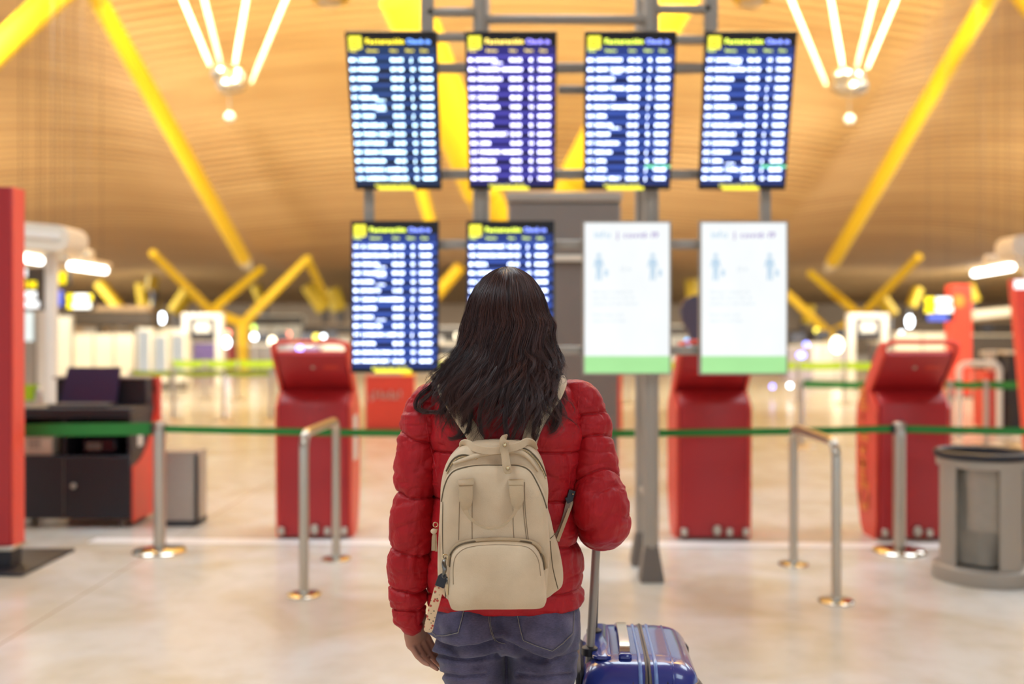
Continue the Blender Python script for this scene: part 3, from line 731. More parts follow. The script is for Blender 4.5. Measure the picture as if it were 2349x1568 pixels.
obj('hutch_top', MB().box((dx0+.28, dy1-.19, 1.15), (dx1+.005, dy1+.01, 1.17), .004), M['steel_dark'], t)
obj('red_back', MB().box((dx0+.32, dy1, .02), (dx1+.05, dy1+.05, 1.16), .008), M['red_lit'], t)
mb = MB(); poly = [(dy0+.02, .04), (dy1, .04), (dy1, 1.1)]+[(dy0+.02+.5*math.sin(a)*.96, .48+.5*(1-math.cos(a))*1.1) for a in np.linspace(PI/2*1.0, 0, 10)]
mb.prism(poly, .012, 'x', dx1+.001); obj('red_flank', mb, M['red_lit'], t)
mb = MB(); text(mb, 'check-in', 0, 0, .05, lambda u, v: (dx1+.014, dy1-.42+u, .75+v), .9); mb.box((dx1+.002, dy0+.14, .62), (dx1+.006, dy0+.24, .74), .001); obj('label', mb, M['white'], t, fixn=False, smooth=False)
for x_ in (dx0+.08, dx1-.08):
    for y_ in (dy0+.06, dy1-.06):
        obj('caster', MB().tube([(x_-.015, y_, .035), (x_+.015, y_, .035)], .035, 18).box((x_-.02, y_-.02, .05), (x_+.02, y_+.02, .075)), M['foot_grey'], t)
t = thing('laptop', (PXx(192, 7.95), 7.95, .94), 'open dark laptop on the agent desk', 'laptop')
lx0, lx1 = PXx(128, 7.95), PXx(258, 7.95)
k = obj('keyboard_base', MB().box((lx0+.01, 7.78, .942), (lx1+.02, 8.03, .962), .006), M['black'], t)
mb = MB()
for i in range(5):
    for j in range(13): mb.box((lx0+.035+j*.032, 7.83+i*.033, .962), (lx0+.06+j*.032, 7.857+i*.033, .966), .001)
obj('keys', mb, M['foot_grey'], k)
M['lap'] = mat('dark_violet_laptop_lid', (48, 36, 66), .4)
L0, L1 = Vector((0, 8.03, .965)), Vector((.03, 7.96, 1.245))
mb = MB(); nn = Vector((0, .97, .24))*.012
V = [(lx0, 8.03, .96), (lx1, 8.03, .96), (lx1+.01, 8.10, 1.245), (lx0+.03, 8.10, 1.245)]
V = [Vector(v) for v in V]; mb.add([v-nn*.5 for v in V]+[v+nn*.5 for v in V], [(0, 1, 2, 3), (7, 6, 5, 4), (0, 4, 5, 1), (1, 5, 6, 2), (2, 6, 7, 3), (3, 7, 4, 0)]); ld = obj('screen_lid', mb, M['lap'], t)
t = thing('label_printer', (PXx(102, 7.9), 7.9, .56), 'beige label printer with green display on the desk shelf', 'printer')
px0, px1 = dx0+.06, dx0+.40
obj('printer_body', MB().prism([(7.84, .562), (8.15, .562), (8.15, .74), (7.93, .74), (7.84, .70)], px1-px0, 'x', px0), M['offwhite'], t, angle=30)
obj('display', MB().box((px0+.03, 7.832, .65), (px0+.11, 7.842, .69), .001), M['mint_d'] if 'mint_d' in M else plain('printer_display', (120, 210, 60), .9), t)
mb = MB()
for i in range(3):
    for j in range(3): mb.box((px0+.15+i*.035, 7.832, .62+j*.026), (px0+.175+i*.035, 7.842, .636+j*.026), .001)
obj('buttons', mb, M['steel_dark'], t)
t = thing('scanner', (PXx(218, 7.95), 7.95, .56), 'small dark scanner box in the right bay of the desk shelf', 'scanner')
obj('scanner_body', MB().box((dx0+.62, 7.86, .562), (dx0+.9, 8.1, .70), .02), M['black_gloss'], t)
obj('paper_slot', MB().box((dx0+.66, 7.852, .60), (dx0+.78, 7.862, .66), .004), M['foot_grey'], t)

# ================================================================== grey wire bin behind the belt post
wx0, wx1, wY = PXx(372, 7.85), PXx(452, 7.85), 7.85
t = thing('paper_bin', ((wx0+wx1)/2, wY, 0), 'rounded grey mesh paper bin behind the left belt post', 'bin')
def rrect(xa, xb, ya, yb, r, z, n=6):
    o = []
    for cx_, cy_, a0 in ((xb-r, yb-r, 0), (xa+r, yb-r, PI/2), (xa+r, ya+r, PI), (xb-r, ya+r, 1.5*PI)):
        for k in range(n+1): a = a0+k/n*PI/2; o.append((cx_+r*math.cos(a), cy_+r*math.sin(a), z))
    return o
M['mesh'] = mat('galvanised_mesh', (168, 160, 150), .45, .6, .15, 60, bump=.6, bscale=120)
obj('mesh_wall', MB().loft([rrect(wx0, wx1, wY-.01, wY+.28, .05, z) for z in (.03, .3, .565)]), M['mesh'], t, angle=60)
obj('rim', MB().loft([rrect(wx0-.006, wx1+.006, wY-.016, wY+.286, .055, z) for z in (.56, .59)]), M['steel_dark'], t)
obj('base', MB().loft([rrect(wx0-.006, wx1+.006, wY-.016, wY+.286, .055, z) for z in (0, .045)]), M['black'], t)
obj('edge_bar', MB().box((wx1-.012, wY-.016, .04), (wx1+.012, wY+.02, .57), .008), M['black'], t)
# ================================================================== dark grey information pylon behind the boards
Yg = 9.0
t = thing('grey_pylon', (PXx(1295, Yg), Yg, 0), 'big dark grey service cabinet standing behind the pipe frame', 'cabinet')
gx0, gx1 = PXx(1165, Yg), PXx(1424, Yg)
obj('upper_box', MB().box((gx0, Yg, PZ(585, Yg)), (gx1, Yg+.5, PZ(462, Yg)), .02), M['panel_grey'], t)
obj('top_edge', MB().box((gx0-.01, Yg-.01, PZ(462, Yg)), (gx1+.01, Yg+.51, PZ(440, Yg)), .01), M['steel_dark'], t)
gx2 = PXx(1262, Yg)
obj('lower_box', MB().box((gx2, Yg+.02, .1), (gx1-.02, Yg+.48, PZ(598, Yg)), .02), M['panel_grey'], t)
obj('light_band', MB().box((gx2-.02, Yg-.01, PZ(598, Yg)), (gx1, Yg+.49, PZ(585, Yg)), .004), M['offwhite'], t)
obj('kick_plate', MB().box((gx2+.02, Yg+.04, 0), (gx1-.04, Yg+.46, .1), .004), M['black'], t)

# ================================================================== far belt posts with lime belts
def queue(pxs, Y, lab, pyt=None, bm='lime_belt', w=.13, hh=.9):
    prev = None
    for i, px in enumerate(pxs):
        x = PXx(px, Y); nb = []
        if i+1 < len(pxs): nb = [((PXx(pxs[i+1], Y), Y, hh-.05), w, .02)]
        nm = lab if isinstance(lab, str) else lab[i]
        stanchion(x, Y, nm, h=hh, r=.035, rb=.2, belts=nb, bm=bm, detail=False, group='far belt posts')
def where(k, row): return row % k
queue([300, 398, 513, 622], 17.5, ['thin far belt post just right of the agent desk', 'far belt post above the grey wire bin', 'far belt post midway between desk and left kiosk', 'far belt post just left of the left kiosk'], w=.1)
queue([395, 470, 545, 640, 740, 855], 23.5, ['second row belt post behind the grey wire bin', 'second row belt post left of the yellow trunk', 'second row belt post at the foot of the yellow trunk', 'second row belt post left of the left kiosk head',
      'second row belt post hidden by the left kiosk', 'second row belt post beside the Hola panel'], w=.16)
queue([1000, 1440, 1560, 1700, 1830, 1935, 2040], 22, ['far belt post left of the woman', 'far belt post left of the pipe mast', 'far belt post right of the pipe mast', 'far belt post behind the middle kiosk', 'far belt post right of the white notice screens',
      'far belt post between the two right kiosks', 'far belt post behind the right kiosk'], w=.16)
queue([1838, 2180, 2262, 2349], 13.5, ['dark belt post right of the white notice screens', 'green-belted post right of the right kiosk', 'green-belted post above the waste bin', 'green-belted post at the right edge'], bm='green_belt', w=.1)
t = stanchion(PXx(90, 10), 10, 'belt post just behind the agent desk', h=.98, r=.04, belts=[((PXx(-40, 10), 10, .93), .16, 0)], bm='lime_belt', detail=False, group='far belt posts')

# ================================================================== lit shop fronts, white partitions and portals
def panel_wall(px0, px1, py0, Y, lab, n, m='offwhite', name='partition', frame='steel_dark', py1=None, th=.1, depth=None):
    t = thing(name, (PXx((px0+px1)/2, Y), Y, 0), lab, 'partition')
    x0, x1, z1 = PXx(px0, Y), PXx(px1, Y), PZ(py0, Y)
    for i in range(n):
        a = x0+(x1-x0)*i/n; b = x0+(x1-x0)*(i+1)/n
        obj('panel', MB().box((a+.02, Y, .1), (b-.02, Y+th, z1), .01), M[m], t)
    for i in range(n+1):
        a = x0+(x1-x0)*i/n; obj('upright', MB().box((a-.02, Y-.02, 0), (a+.02, Y+th+.02, z1+.03)), M[frame], t)
    return t
panel_wall(72, 165, 725, 30, 'white partition left of the striped shop wall, behind the desk', 2, 'white')
panel_wall(168, 308, 765, 28, 'cream partition panels behind the open laptop', 3)
panel_wall(250, 430, 752, 34, 'cream shop front with dark fascia, left of the poster portal', 3, 'offwhite')
t = thing('shop_fascia', (PXx(290, 33.5), 33.5, 0), 'dark fascia canopy over the cream shop front on the left', 'canopy')
obj('fascia', MB().box((PXx(130, 33.5), 33.0, PZ(748, 33.5)), (PXx(362, 33.5), 33.8, PZ(716, 33.5)), .05), M['dark_brown'], t)
obj('fascia_top', MB().box((PXx(215, 33.5), 33.1, PZ(716, 33.5)), (PXx(350, 33.5), 33.7, PZ(702, 33.5)), .05), M['brown_wall'], t)
obj('fascia_post', MB().box((PXx(232, 33.5), 33.1, 0), (PXx(244, 33.5), 33.25, PZ(748, 33.5)), .02), M['dark_brown'], t)
obj('fascia_post', MB().box((PXx(355, 33.5), 33.1, 0), (PXx(362, 33.5), 33.25, PZ(748, 33.5)), .02), M['dark_brown'], t)
panel_wall(2050, 2182, 762, 26, 'cream partition behind the head of the right kiosk', 2, 'offwhite')
t = thing('shop_fascia', (PXx(2130, 33.5), 33.5, 0), 'dark fascia canopy left of the distant red pillar', 'canopy')
obj('fascia', MB().box((PXx(2095, 33.5), 33.0, PZ(760, 33.5)), (PXx(2190, 33.5), 33.8, PZ(728, 33.5)), .05), M['dark_brown'], t)
obj('fascia_post', MB().box((PXx(2100, 33.5), 33.1, 0), (PXx(2106, 33.5), 33.25, PZ(760, 33.5)), .02), M['dark_brown'], t)
# glowing white display columns
for px, a, b, nm in ((330, 752, 838, 'bright white display column, left of the three'), (368, 765, 838, 'bright white display column in the middle of the three'), (408, 762, 845, 'white display column next to the poster portal')):
    Y = 27; t = thing('display_column', (PXx(px, Y), Y, 0), nm, 'display', 'white display columns')
    x = PXx(px, Y); obj('column_body', MB().box((x-.19, Y, .25), (x+.19, Y+.35, PZ(a, Y)), .03), M['white'], t)
    obj('light_panel', MB().box((x-.15, Y-.012, .45), (x+.15, Y, PZ(a+6, Y)), .004), plain('soft_white_panel', (240, 238, 230), .6), t)
    obj('plinth', MB().box((x-.16, Y+.03, 0), (x+.16, Y+.32, .25)), M['foot_grey'], t)
def portal(px, lab):
    Y = 30; t = thing('poster_portal', (PXx(px, Y), Y, 0), lab, 'display')
    x = PXx(px, Y); w = .5
    for s in (-1, 1): obj('side_post', MB().box((x+s*w-.11, Y, 0), (x+s*w+.11, Y+.3, PZ(725, Y)), .03), M['white'], t)
    obj('lintel', MB().box((x-w-.11, Y-.02, PZ(730, Y)), (x+w+.11, Y+.32, PZ(718, Y)), .03), M['white'], t)
    obj('poster_frame', MB().box((x-.38, Y+.05, PZ(775, Y)), (x+.38, Y+.15, PZ(731, Y)), .01), M['black'], t)
    obj('poster', MB().box((x-.24, Y+.03, PZ(762, Y)), (x+.24, Y+.05, PZ(738, Y)), .004), M['white'], t)
portal(463, 'white portal with framed poster, left of the yellow trunk')
portal(1993, 'white portal with framed poster, above the right kiosk')
# signs
def sign(name, box, Y, lab, parts, hang=True, backm='black'):
    x0, y0, x1, y1 = box; t = thing(name, (PXx((x0+x1)/2, Y), Y, PZ(y1, Y)), lab, 'sign')
    obj('sign_case', MB().box((PXx(x0, Y), Y, PZ(y1, Y)), (PXx(x1, Y), Y+.15, PZ(y0, Y)), .02), M[backm], t)
    for i, (a, b, c, d, m) in enumerate(parts):
        obj('sign_face', MB().box((PXx(a, Y), Y-.012, PZ(d, Y)), (PXx(c, Y), Y-.001, PZ(b, Y)), .002), M[m], t)
    if hang:
        for px in (x0+.2*(x1-x0), x1-.2*(x1-x0)):
            x = PXx(px, Y); obj('hanger_rod', MB().tube([(x, Y+.07, PZ(y0, Y)), (x, Y+.07, ceil_z(x, Y+.07)+.1)], .003, 6), M['black'], t)
sign('direction_sign', (152, 672, 214, 710), 24, 'yellow and white lit direction sign left of the poster portal', [(155, 675, 168, 689, 'sign_yellow'), (171, 675, 202, 688, 'sign_white'), (204, 675, 212, 689, 'sign_yellow'), (155, 693, 168, 707, 'sign_yellow'), (168, 693, 208, 707, 'sign_white')])
sign('direction_sign', (112, 664, 146, 704), 20, 'blue lit sign between the two yellow signs on the left', [(114, 666, 144, 702, 'sign_blue')])
sign('direction_sign', (121, 621, 155, 654), 16, 'square yellow lit sign under the bright lamp tube on the left', [(124, 624, 152, 651, 'sign_yellow')])
sign('direction_sign', (40, 612, 106, 712), 14, 'tall yellow and white lit sign just right of the red totem', [(46, 640, 60, 662, 'sign_yellow'), (66, 645, 84, 660, 'sign_yellow'), (46, 668, 56, 684, 'sign_yellow'), (58, 668, 84, 684, 'sign_white'), (46, 690, 56, 706, 'sign_yellow'), (58, 690, 90, 706, 'sign_white'), (46, 616, 62, 634, 'sign_white')], backm='dark_brown')
sign('direction_sign', (2117, 678, 2190, 738), 22, 'yellow and white lit sign with blue foot, beside the red pillar', [(2122, 682, 2143, 698, 'sign_yellow'), (2147, 682, 2182, 697, 'sign_white'), (2122, 703, 2143, 717, 'sign_yellow'), (2147, 703, 2185, 716, 'sign_white'), (2128, 721, 2174, 735, 'sign_blue')])
t = thing('light_box', (PXx(82, 15), 15, 0), 'white light box panel right of the red totem', 'display')
x = PXx(62, 15); obj('light_panel', MB().box((x-.16, 14.98, PZ(782, 15)), (x+.1, 15, PZ(715, 15)), .004), M['soft'] if 'soft' in M else plain('soft_white_light_box', (238, 246, 240), 1.0), t)
obj('support', MB().box((x-.18, 15.0, 0), (x+.12, 15.12, PZ(712, 15)), .01), M['steel_dark'], t)
t = thing('white_post', (PXx(96, 15), 15, 0), 'white square post beside the light box on the left', 'post')
x = PXx(95, 15); obj('shaft', MB().box((x-.07, 15, 0), (x+.07, 15.15, PZ(600, 15)), .01), M['white'], t)
obj('cap_block', MB().box((x-.02, 14.97, PZ(655, 15)), (x+.18, 15.18, PZ(618, 15)), .01), M['panel_grey'], t)
# ceiling-hung light boxes with vent dots, and lamp tubes
def diffuser(px0, px1, py0, py1, Y, lab):
    t = thing('air_diffuser', (PXx((px0+px1)/2, Y), Y, 0), lab, 'air diffuser')
    x0, x1, z0, z1 = PXx(px0, Y), PXx(px1, Y), PZ(py1, Y), PZ(py0, Y)
    pts = [(x, z) for x, z in [(x0+.13*0+(x1-x0)*0, 0)]]
    r = (z1-z0)*.45; poly = []
    for cx_, cz_, a0 in ((x1-r, z1-r, 0), (x0+r, z1-r, PI/2), (x0+r, z0+r, PI), (x1-r, z0+r, 1.5*PI)):
        for k in range(7): a = a0+k/6*PI/2; poly.append((cx_+r*math.cos(a), cz_+r*math.sin(a)-(cx_-x0)*.09*(1 if px0 < 1000 else -1)))
    mb = MB().prism(poly, .5, 'y', Y); obj('housing', mb, M['offwhite'], t, angle=40)
    mb = MB()
    for i in range(6):
        x = x0+(x1-x0)*(.22+.56*i/5); z = (z0+z1)/2-(x-x0)*.09*(1 if px0 < 1000 else -1); mb.ball((x, Y-.005, z+.01), (.05, .02, .05), 12, 8)
    obj('nozzle', mb, M['white'], t)
    x = (x0+x1)/2; obj('support_post', MB().lathe((x, Y+.3, 0), [(.22, 0), (.22, .03), (.07, .05), (.07, z0+.15)], 16), M['white'], t)
diffuser(20, 158, 506, 566, 11, 'cream air diffuser with round nozzles right of the red totem')
diffuser(2322, 2450, 540, 592, 14, 'cream air diffuser cut by the right edge')
def lamp_tube(a, b, Y, Y2, lab, r=.06):
    A, B = P(*a, Y), P(*b, Y2); t = thing('lamp_tube', (A+B)/2, lab, 'lamp', None)
    obj('tube', MB().tube([A, B], r, 14), M['led'], t)
    up = Vector((0, 0, .1)); d = (B-A)
    obj('fitting', MB().tube([A-d*.15+up, B+d*.15+up], .05, 8), M['offwhite'], t)
    for q in (.1, .9):
        p = A.lerp(B, q)+up; obj('hanger_rod', MB().tube([p, (p.x, p.y, ceil_z(p.x, p.y)+.1)], .003, 6), M['black'], t)
lamp_tube((164, 609), (240, 620), 15, 17, 'bright white lamp tube above the left signs')
lamp_tube((40, 589), (92, 598), 12, 12.8, 'short white lamp tube touching the red totem', .05)
lamp_tube((2236, 627), (2320, 612), 18, 15.5, 'bright white lamp tube near the right edge')
for a, b, Y, lab in (((96, 582), (212, 590), 18, 'pale canopy beam above the left lamp tube'), ((2260, 602), (2380, 596), 17, 'pale canopy beam above the right lamp tube'), ((2232, 724), (2345, 712), 26, 'pale beam right of the distant red pillar')):
    t = thing('canopy_beam', (P(*a, Y).x, Y, P(*a, Y).z), lab, 'beam'); A, B = P(*a, Y), P(*b, Y)
    obj('beam', MB().tube([A, B], .12, 8, flat=(1.1, .8, (0, 0, 1))), M['offwhite'], t)
    for q in (.2, .8):
        p = A.lerp(B, q); obj('hanger_rod', MB().tube([p, (p.x, p.y, ceil_z(p.x, p.y)+.1)], .003, 6), M['black'], t)
# distant red pillar, rails and small desk on the right
t = thing('red_pillar', (PXx(2205, 24), 24, 0), 'distant tall red pillar sign behind the right kiosk', 'sign')
x0, x1 = PXx(2184, 24), PXx(2230, 24)
obj('pillar_body', MB().box((x0, 24, .05), (x1, 24.4, PZ(652, 24)), .02), M['red_lit'], t)
obj('round_emblem', MB().lathe((0, 0, 0), [(.001, 0), (.15, 0), (.15, .02), (.001, .02)], 24), M['orange_acrylic'], t)
e = t.children[-1]
for v in e.data.vertices: co = v.co+Vector(ORG[t.name]); v.co = Vector((PXx(2198, 24)+co.x, 23.99-co.z, PZ(690, 24)+co.y))-Vector(ORG[t.name])
obj('foot_plate', MB().box((x0-.1, 23.9, 0), (x1+.1, 24.5, .05)), M['foot_grey'], t)
t = thing('red_totem', (PXx(2352, 12), 12, 0), 'red totem with white lit band at the right edge, behind the waste bin', 'sign')
x0 = PXx(2334, 12); obj('sign_body', MB().prism([(x0-.04, PZ(640, 12)), (x0+.5, PZ(640, 12)), (x0+.5, 0), (x0+.16, 0)], .15, 'y', 12), M['red_lit'], t)
obj('light_band', MB().box((x0-.04, 11.985, PZ(662, 12)), (x0+.5, 11.999, PZ(642, 12)), .002), M['sign_white'], t)
def small_rail(x0, x1, Y, h, lab):
    t = thing('guide_rail', ((x0+x1)/2, Y, 0), lab, 'rail', 'steel guide rails'); r = .12
    pts = [(x0, Y, 0), (x0, Y, h-r)]+[(x0+r-r*math.cos(k/6*PI/2), Y, h-r+r*math.sin(k/6*PI/2)) for k in range(1, 7)]
    pts += [(x1-r+r*math.sin(k/6*PI/2), Y, h-r+r*math.cos(k/6*PI/2)) for k in range(0, 7)]+[(x1, Y, 0)]
    obj('tube', MB().tube(pts, .045, 12), M['white'], t)
    for x in (x0, x1): obj('base_plate', MB().lathe((x, Y, 0), [(.1, 0), (.1, .012), (.05, .014)], 16), M['steel'], t)
small_rail(PXx(2200, 15), PXx(2292, 15), 15, PZ(838, 15)+.03, 'pale guide rail between red pillar and small red desk')
Yd = 16; t = thing('service_desk', (PXx(2300, Yd), Yd, 0), 'small red and dark service desk far right with white screen', 'desk')
obj('red_front', MB().box((PXx(2264, Yd), Yd, .02), (PXx(2302, Yd), Yd+.5, PZ(850, Yd)), .02), M['red_orange'], t)
obj('dark_cabinet', MB().box((PXx(2304, Yd), Yd-.1, .02), (PXx(2342, Yd), Yd+.5, PZ(812, Yd)), .02), M['black'], t)
obj('cabinet_top', MB().box((PXx(2302, Yd), Yd-.12, PZ(812, Yd)), (PXx(2345, Yd), Yd+.5, PZ(805, Yd)), .01), M['offwhite'], t)
obj('screen_back', MB().box((PXx(2278, Yd), Yd+.2, PZ(850, Yd)), (PXx(2300, Yd), Yd+.26, PZ(804, Yd)), .01), M['offwhite'], t)
obj('screen_arm', MB().box((PXx(2262, Yd), Yd+.18, PZ(817, Yd)), (PXx(2300, Yd), Yd+.22, PZ(805, Yd)), .01), M['offwhite'], t)
# dark rounded totem between the white screens
t = thing('dark_totem', (PXx(1590, 9.5), 9.5, 0), 'dark rounded totem seen between the two white notice screens', 'display')
xx = PXx(1588, 9.5); poly = [(xx-.11, PZ(712, 9.5)), (xx-.07, PZ(688, 9.5)), (xx, PZ(678, 9.5)), (xx+.12, PZ(674, 9.5)), (xx+.4, PZ(674, 9.5)), (xx+.4, 0), (xx+.06, 0), (xx+.05, PZ(830, 9.5)), (xx-.02, PZ(770, 9.5)), (xx-.09, PZ(735, 9.5))]
obj('shell', MB().prism(poly, .12, 'y', 9.5), M['purple_dark'] if 'purple_dark' in M else mat('dark_violet_shell', (70, 62, 78), .5), t)
obj('blue_lamp', MB().ball((PXx(1578, 9.4), 9.45, PZ(786, 9.4)), (.03, .03, .045)), plain('blue_lamp_glow', (110, 190, 255), 2.5), t)
# far counters, people-sized blocks and lit shops
r = random.Random(5)
def counter(px, w, Y, h, m, lab, top='offwhite'):
    x = PXx(px, Y); t = thing('far_counter', (x, Y, 0), lab, 'counter', 'far counters')
    obj('front', MB().box((x-w/2, Y, 0), (x+w/2, Y+.7, h), .03), M[m], t)
    obj('counter_top', MB().box((x-w/2-.05, Y-.08, h), (x+w/2+.05, Y+.75, h+.06), .01), M[top], t)
    obj('monitor', MB().box((x-.25, Y+.2, h+.16), (x+.25, Y+.26, h+.5), .01).box((x-.03, Y+.22, h+.05), (x+.03, Y+.25, h+.2)), M['black'], t)
M['grey_lilac'] = mat('grey_lilac_laminate', (176, 166, 180), .5)
for i, (px, w, Y, h, m) in enumerate(((600, .9, 40, 1.1, 'foot_grey'), (645, .8, 42, 1.15, 'grey_lilac'), (760, 1.5, 45, 1.2, 'offwhite'), (700, 1.0, 38, 1.1, 'purple'), (1030, 1.6, 40, 1.15, 'offwhite'), (1835, .9, 34, 1.1, 'grey_lilac'),
        (1893, 1.3, 36, 1.2, 'white'), (1935, .6, 38, 1.3, 'purple'), (2270, 3.5, 44, 1.5, 'dark_brown'), (475, 1.2, 44, 1.2, 'purple'), (510, .9, 46, 1.1, 'red'), (2040, 1.0, 36, 1.25, 'foot_grey'))):
    nm = ['right of the yellow trunk', 'left of the left kiosk head', 'above the left kiosk', 'right of the lilac counter, above the left kiosk', 'left of the woman\'s hair', 'just right of the white notice screens', 'white one between the screens and the right kiosk', 'violet one left of the right kiosk',
          'long dark one at the far right', 'violet one left of the yellow trunk', 'red one beside the violet counter', 'grey one behind the right kiosk'][i]
    counter(px, w, Y, h, m, 'far check-in counter, '+nm)
def far_wall_unit(px0, px1, py0, Y, m, lab, lit=None):
    t = thing('shop_unit', (PXx((px0+px1)/2, Y), Y, 0), lab, 'shop', 'far shop units'); x0, x1 = PXx(px0, Y), PXx(px1, Y); z = PZ(py0, Y)
    obj('wall_block', MB().box((x0, Y, 0), (x1, Y+1.5, z), .05), M[m], t)
    obj('fascia', MB().box((x0-.1, Y-.3, z-.6), (x1+.1, Y, z-.1), .03), M['dark_brown'], t)
    for k in range(lit or 0):
        a = x0+(x1-x0)*(k+.2)/lit; b = x0+(x1-x0)*(k+.8)/lit
        obj('shop_window', MB().box((a, Y-.04, .3), (b, Y-.005, z-.75), .01), plain('lit_shop_window', (226, 206, 176), .62), t)
far_wall_unit(585, 690, 722, 62, 'offwhite', 'far shop unit right of the yellow trunk', 3)
far_wall_unit(700, 812, 742, 58, 'brown_wall', 'far shop unit left of the lower flight board', 2)
far_wall_unit(860, 1075, 748, 60, 'offwhite', 'far shop unit hidden behind lower left board, seen left of the hair', 3)
far_wall_unit(1530, 1640, 745, 58, 'offwhite', 'far shop unit seen between the white notice screens', 2)
far_wall_unit(1805, 1960, 758, 60, 'dark_brown', 'far shop unit right of the notice screens', 3)
far_wall_unit(2235, 2420, 735, 50, 'brown_wall', 'far shop unit right of the distant red pillar', 2)
far_wall_unit(60, 240, 725, 60, 'brown_wall', 'far shop unit left of the dark fascia', 3)
M['glow_warm'] = plain('warm_lamp_glow', (255, 238, 200), 8); M['glow_white'] = plain('white_lamp_glow', (236, 246, 255), 11)
M['glow_green'] = plain('green_lamp_glow', (190, 225, 90), 4.5); M['glow_red'] = plain('red_lamp_glow', (255, 140, 110), 5); M['glow_blue'] = plain('blue_lamp_glow2', (130, 140, 255), 7); M['glow_yellow'] = plain('yellow_lamp_glow', (235, 215, 80), 5)
gl = [(372, 729, 34, .09, 'glow_white', 'elongated white lamp left of the poster portal', 2.0), (582, 751, 38.2, .09, 'glow_green', 'small green signal lamp right of the yellow trunk', 1), (583, 772, 39.3, .11, 'glow_white', 'small white lamp below the green signal lamp', 1.2),
      (522, 764, 44, .14, 'glow_red', 'small red lamp left of the yellow trunk', 1), (519, 785, 42.8, .16, 'glow_white', 'white lamp below the red lamp, left of the trunk', 1.3), (624, 782, 44, .15, 'glow_warm', 'warm lamp above the far grey counter', 1.2),
      (661, 766, 46, .12, 'glow_red', 'small pink lamp above the left kiosk', 1), (688, 799, 30, .08, 'glow_blue', 'blue-white lamp just above the left kiosk head', 1), (725, 772, 46, .12, 'glow_yellow', 'small yellow lamp above the left kiosk', 1),
      (742, 771, 50, .1, 'glow_white', 'dim white lamp beside the small yellow lamp', .8), (706, 788, 46, .16, 'glow_warm', 'soft warm lamp above the left kiosk', 1), (2087, 737, 32, .1, 'glow_white', 'oval white lamp above the right kiosk', 1.9),
      (2068, 766, 34, .1, 'glow_white', 'round white lamp below the oval one on the right', 1), (1873, 757, 44, .1, 'glow_yellow', 'small yellow-green lamp under the right column joint', 1), (1850, 790, 36, .1, 'glow_blue', 'small blue lamp right of the notice screens', 1),
      (1838, 814, 32, .13, 'glow_blue', 'wide lilac lamp right of the notice screens', .7), (1815, 800, 40, .12, 'glow_blue', 'blue lamp touching the right notice screen', 1), (1920, 790, 35, .2, 'glow_warm', 'large soft white lamp left of the right kiosk', 1.4),
      (1772, 886, 24, .05, 'glow_blue', 'small lilac floor lamp under the right notice screen', 1), (1812, 884, 24, .05, 'glow_white', 'small white floor lamp under the right notice screen', 1), (1042, 770, 46, .14, 'glow_warm', 'soft warm lamp left of the hair', 1)]
for px, py, Y, rr, m, lab, sz in gl:
    c = P(px, py, Y); t = thing('small_lamp', (c.x, c.y, max(0, c.z-.6)), lab, 'lamp', 'far lamps')
    obj('bulb', MB().ball(c, (rr, rr, rr*sz), 12, 8), M[m], t)
    obj('stem', MB().tube([(c.x, c.y+.05, 0), (c.x, c.y+.05, c.z-rr*.5)], .02, 8), M['steel_dark'], t)
# ================================================================== cloth and skin materials
def jacket_mat():
    m, nt, b = new_mat('red_puffer_nylon'); L = nt.links
    tc = N(nt, 'ShaderNodeTexCoord'); n1 = N(nt, 'ShaderNodeTexNoise'); n1.inputs['Scale'].default_value = 9; n1.inputs['Detail'].default_value = 6
    L.new(tc.outputs['Object'], n1.inputs['Vector']); r = N(nt, 'ShaderNodeValToRGB'); e = r.color_ramp.elements
    e[0].position = .3; e[0].color = srgb(158, 12, 22); e[1].position = .7; e[1].color = srgb(178, 20, 30); L.new(n1.outputs[0], r.inputs[0]); L.new(r.outputs[0], b.inputs['Base Color'])
    mp = N(nt, 'ShaderNodeMapping'); mp.inputs['Scale'].default_value = (1, 1, .45); L.new(tc.outputs['Object'], mp.inputs[0])
    n2 = N(nt, 'ShaderNodeTexNoise'); n2.inputs['Scale'].default_value = 26; n2.inputs['Detail'].default_value = 3; n2.inputs['Distortion'].default_value = .8; L.new(mp.outputs[0], n2.inputs['Vector'])
    n3 = N(nt, 'ShaderNodeTexNoise'); n3.inputs['Scale'].default_value = 900; L.new(tc.outputs['Object'], n3.inputs['Vector'])
    b1 = N(nt, 'ShaderNodeBump'); b1.inputs['Strength'].default_value = .6; b1.inputs['Distance'].default_value = .008; L.new(n2.outputs[0], b1.inputs['Height'])
    b2 = N(nt, 'ShaderNodeBump'); b2.inputs['Strength'].default_value = .15; b2.inputs['Distance'].default_value = .0006; L.new(n3.outputs[0], b2.inputs['Height']); L.new(b1.outputs[0], b2.inputs['Normal'])
    L.new(b2.outputs[0], b.inputs['Normal']); b.inputs['Roughness'].default_value = .5; b.inputs['Specular IOR Level'].default_value = .3; b.inputs['Sheen Weight'].default_value = .03; b.inputs['Sheen Roughness'].default_value = .4
    return m
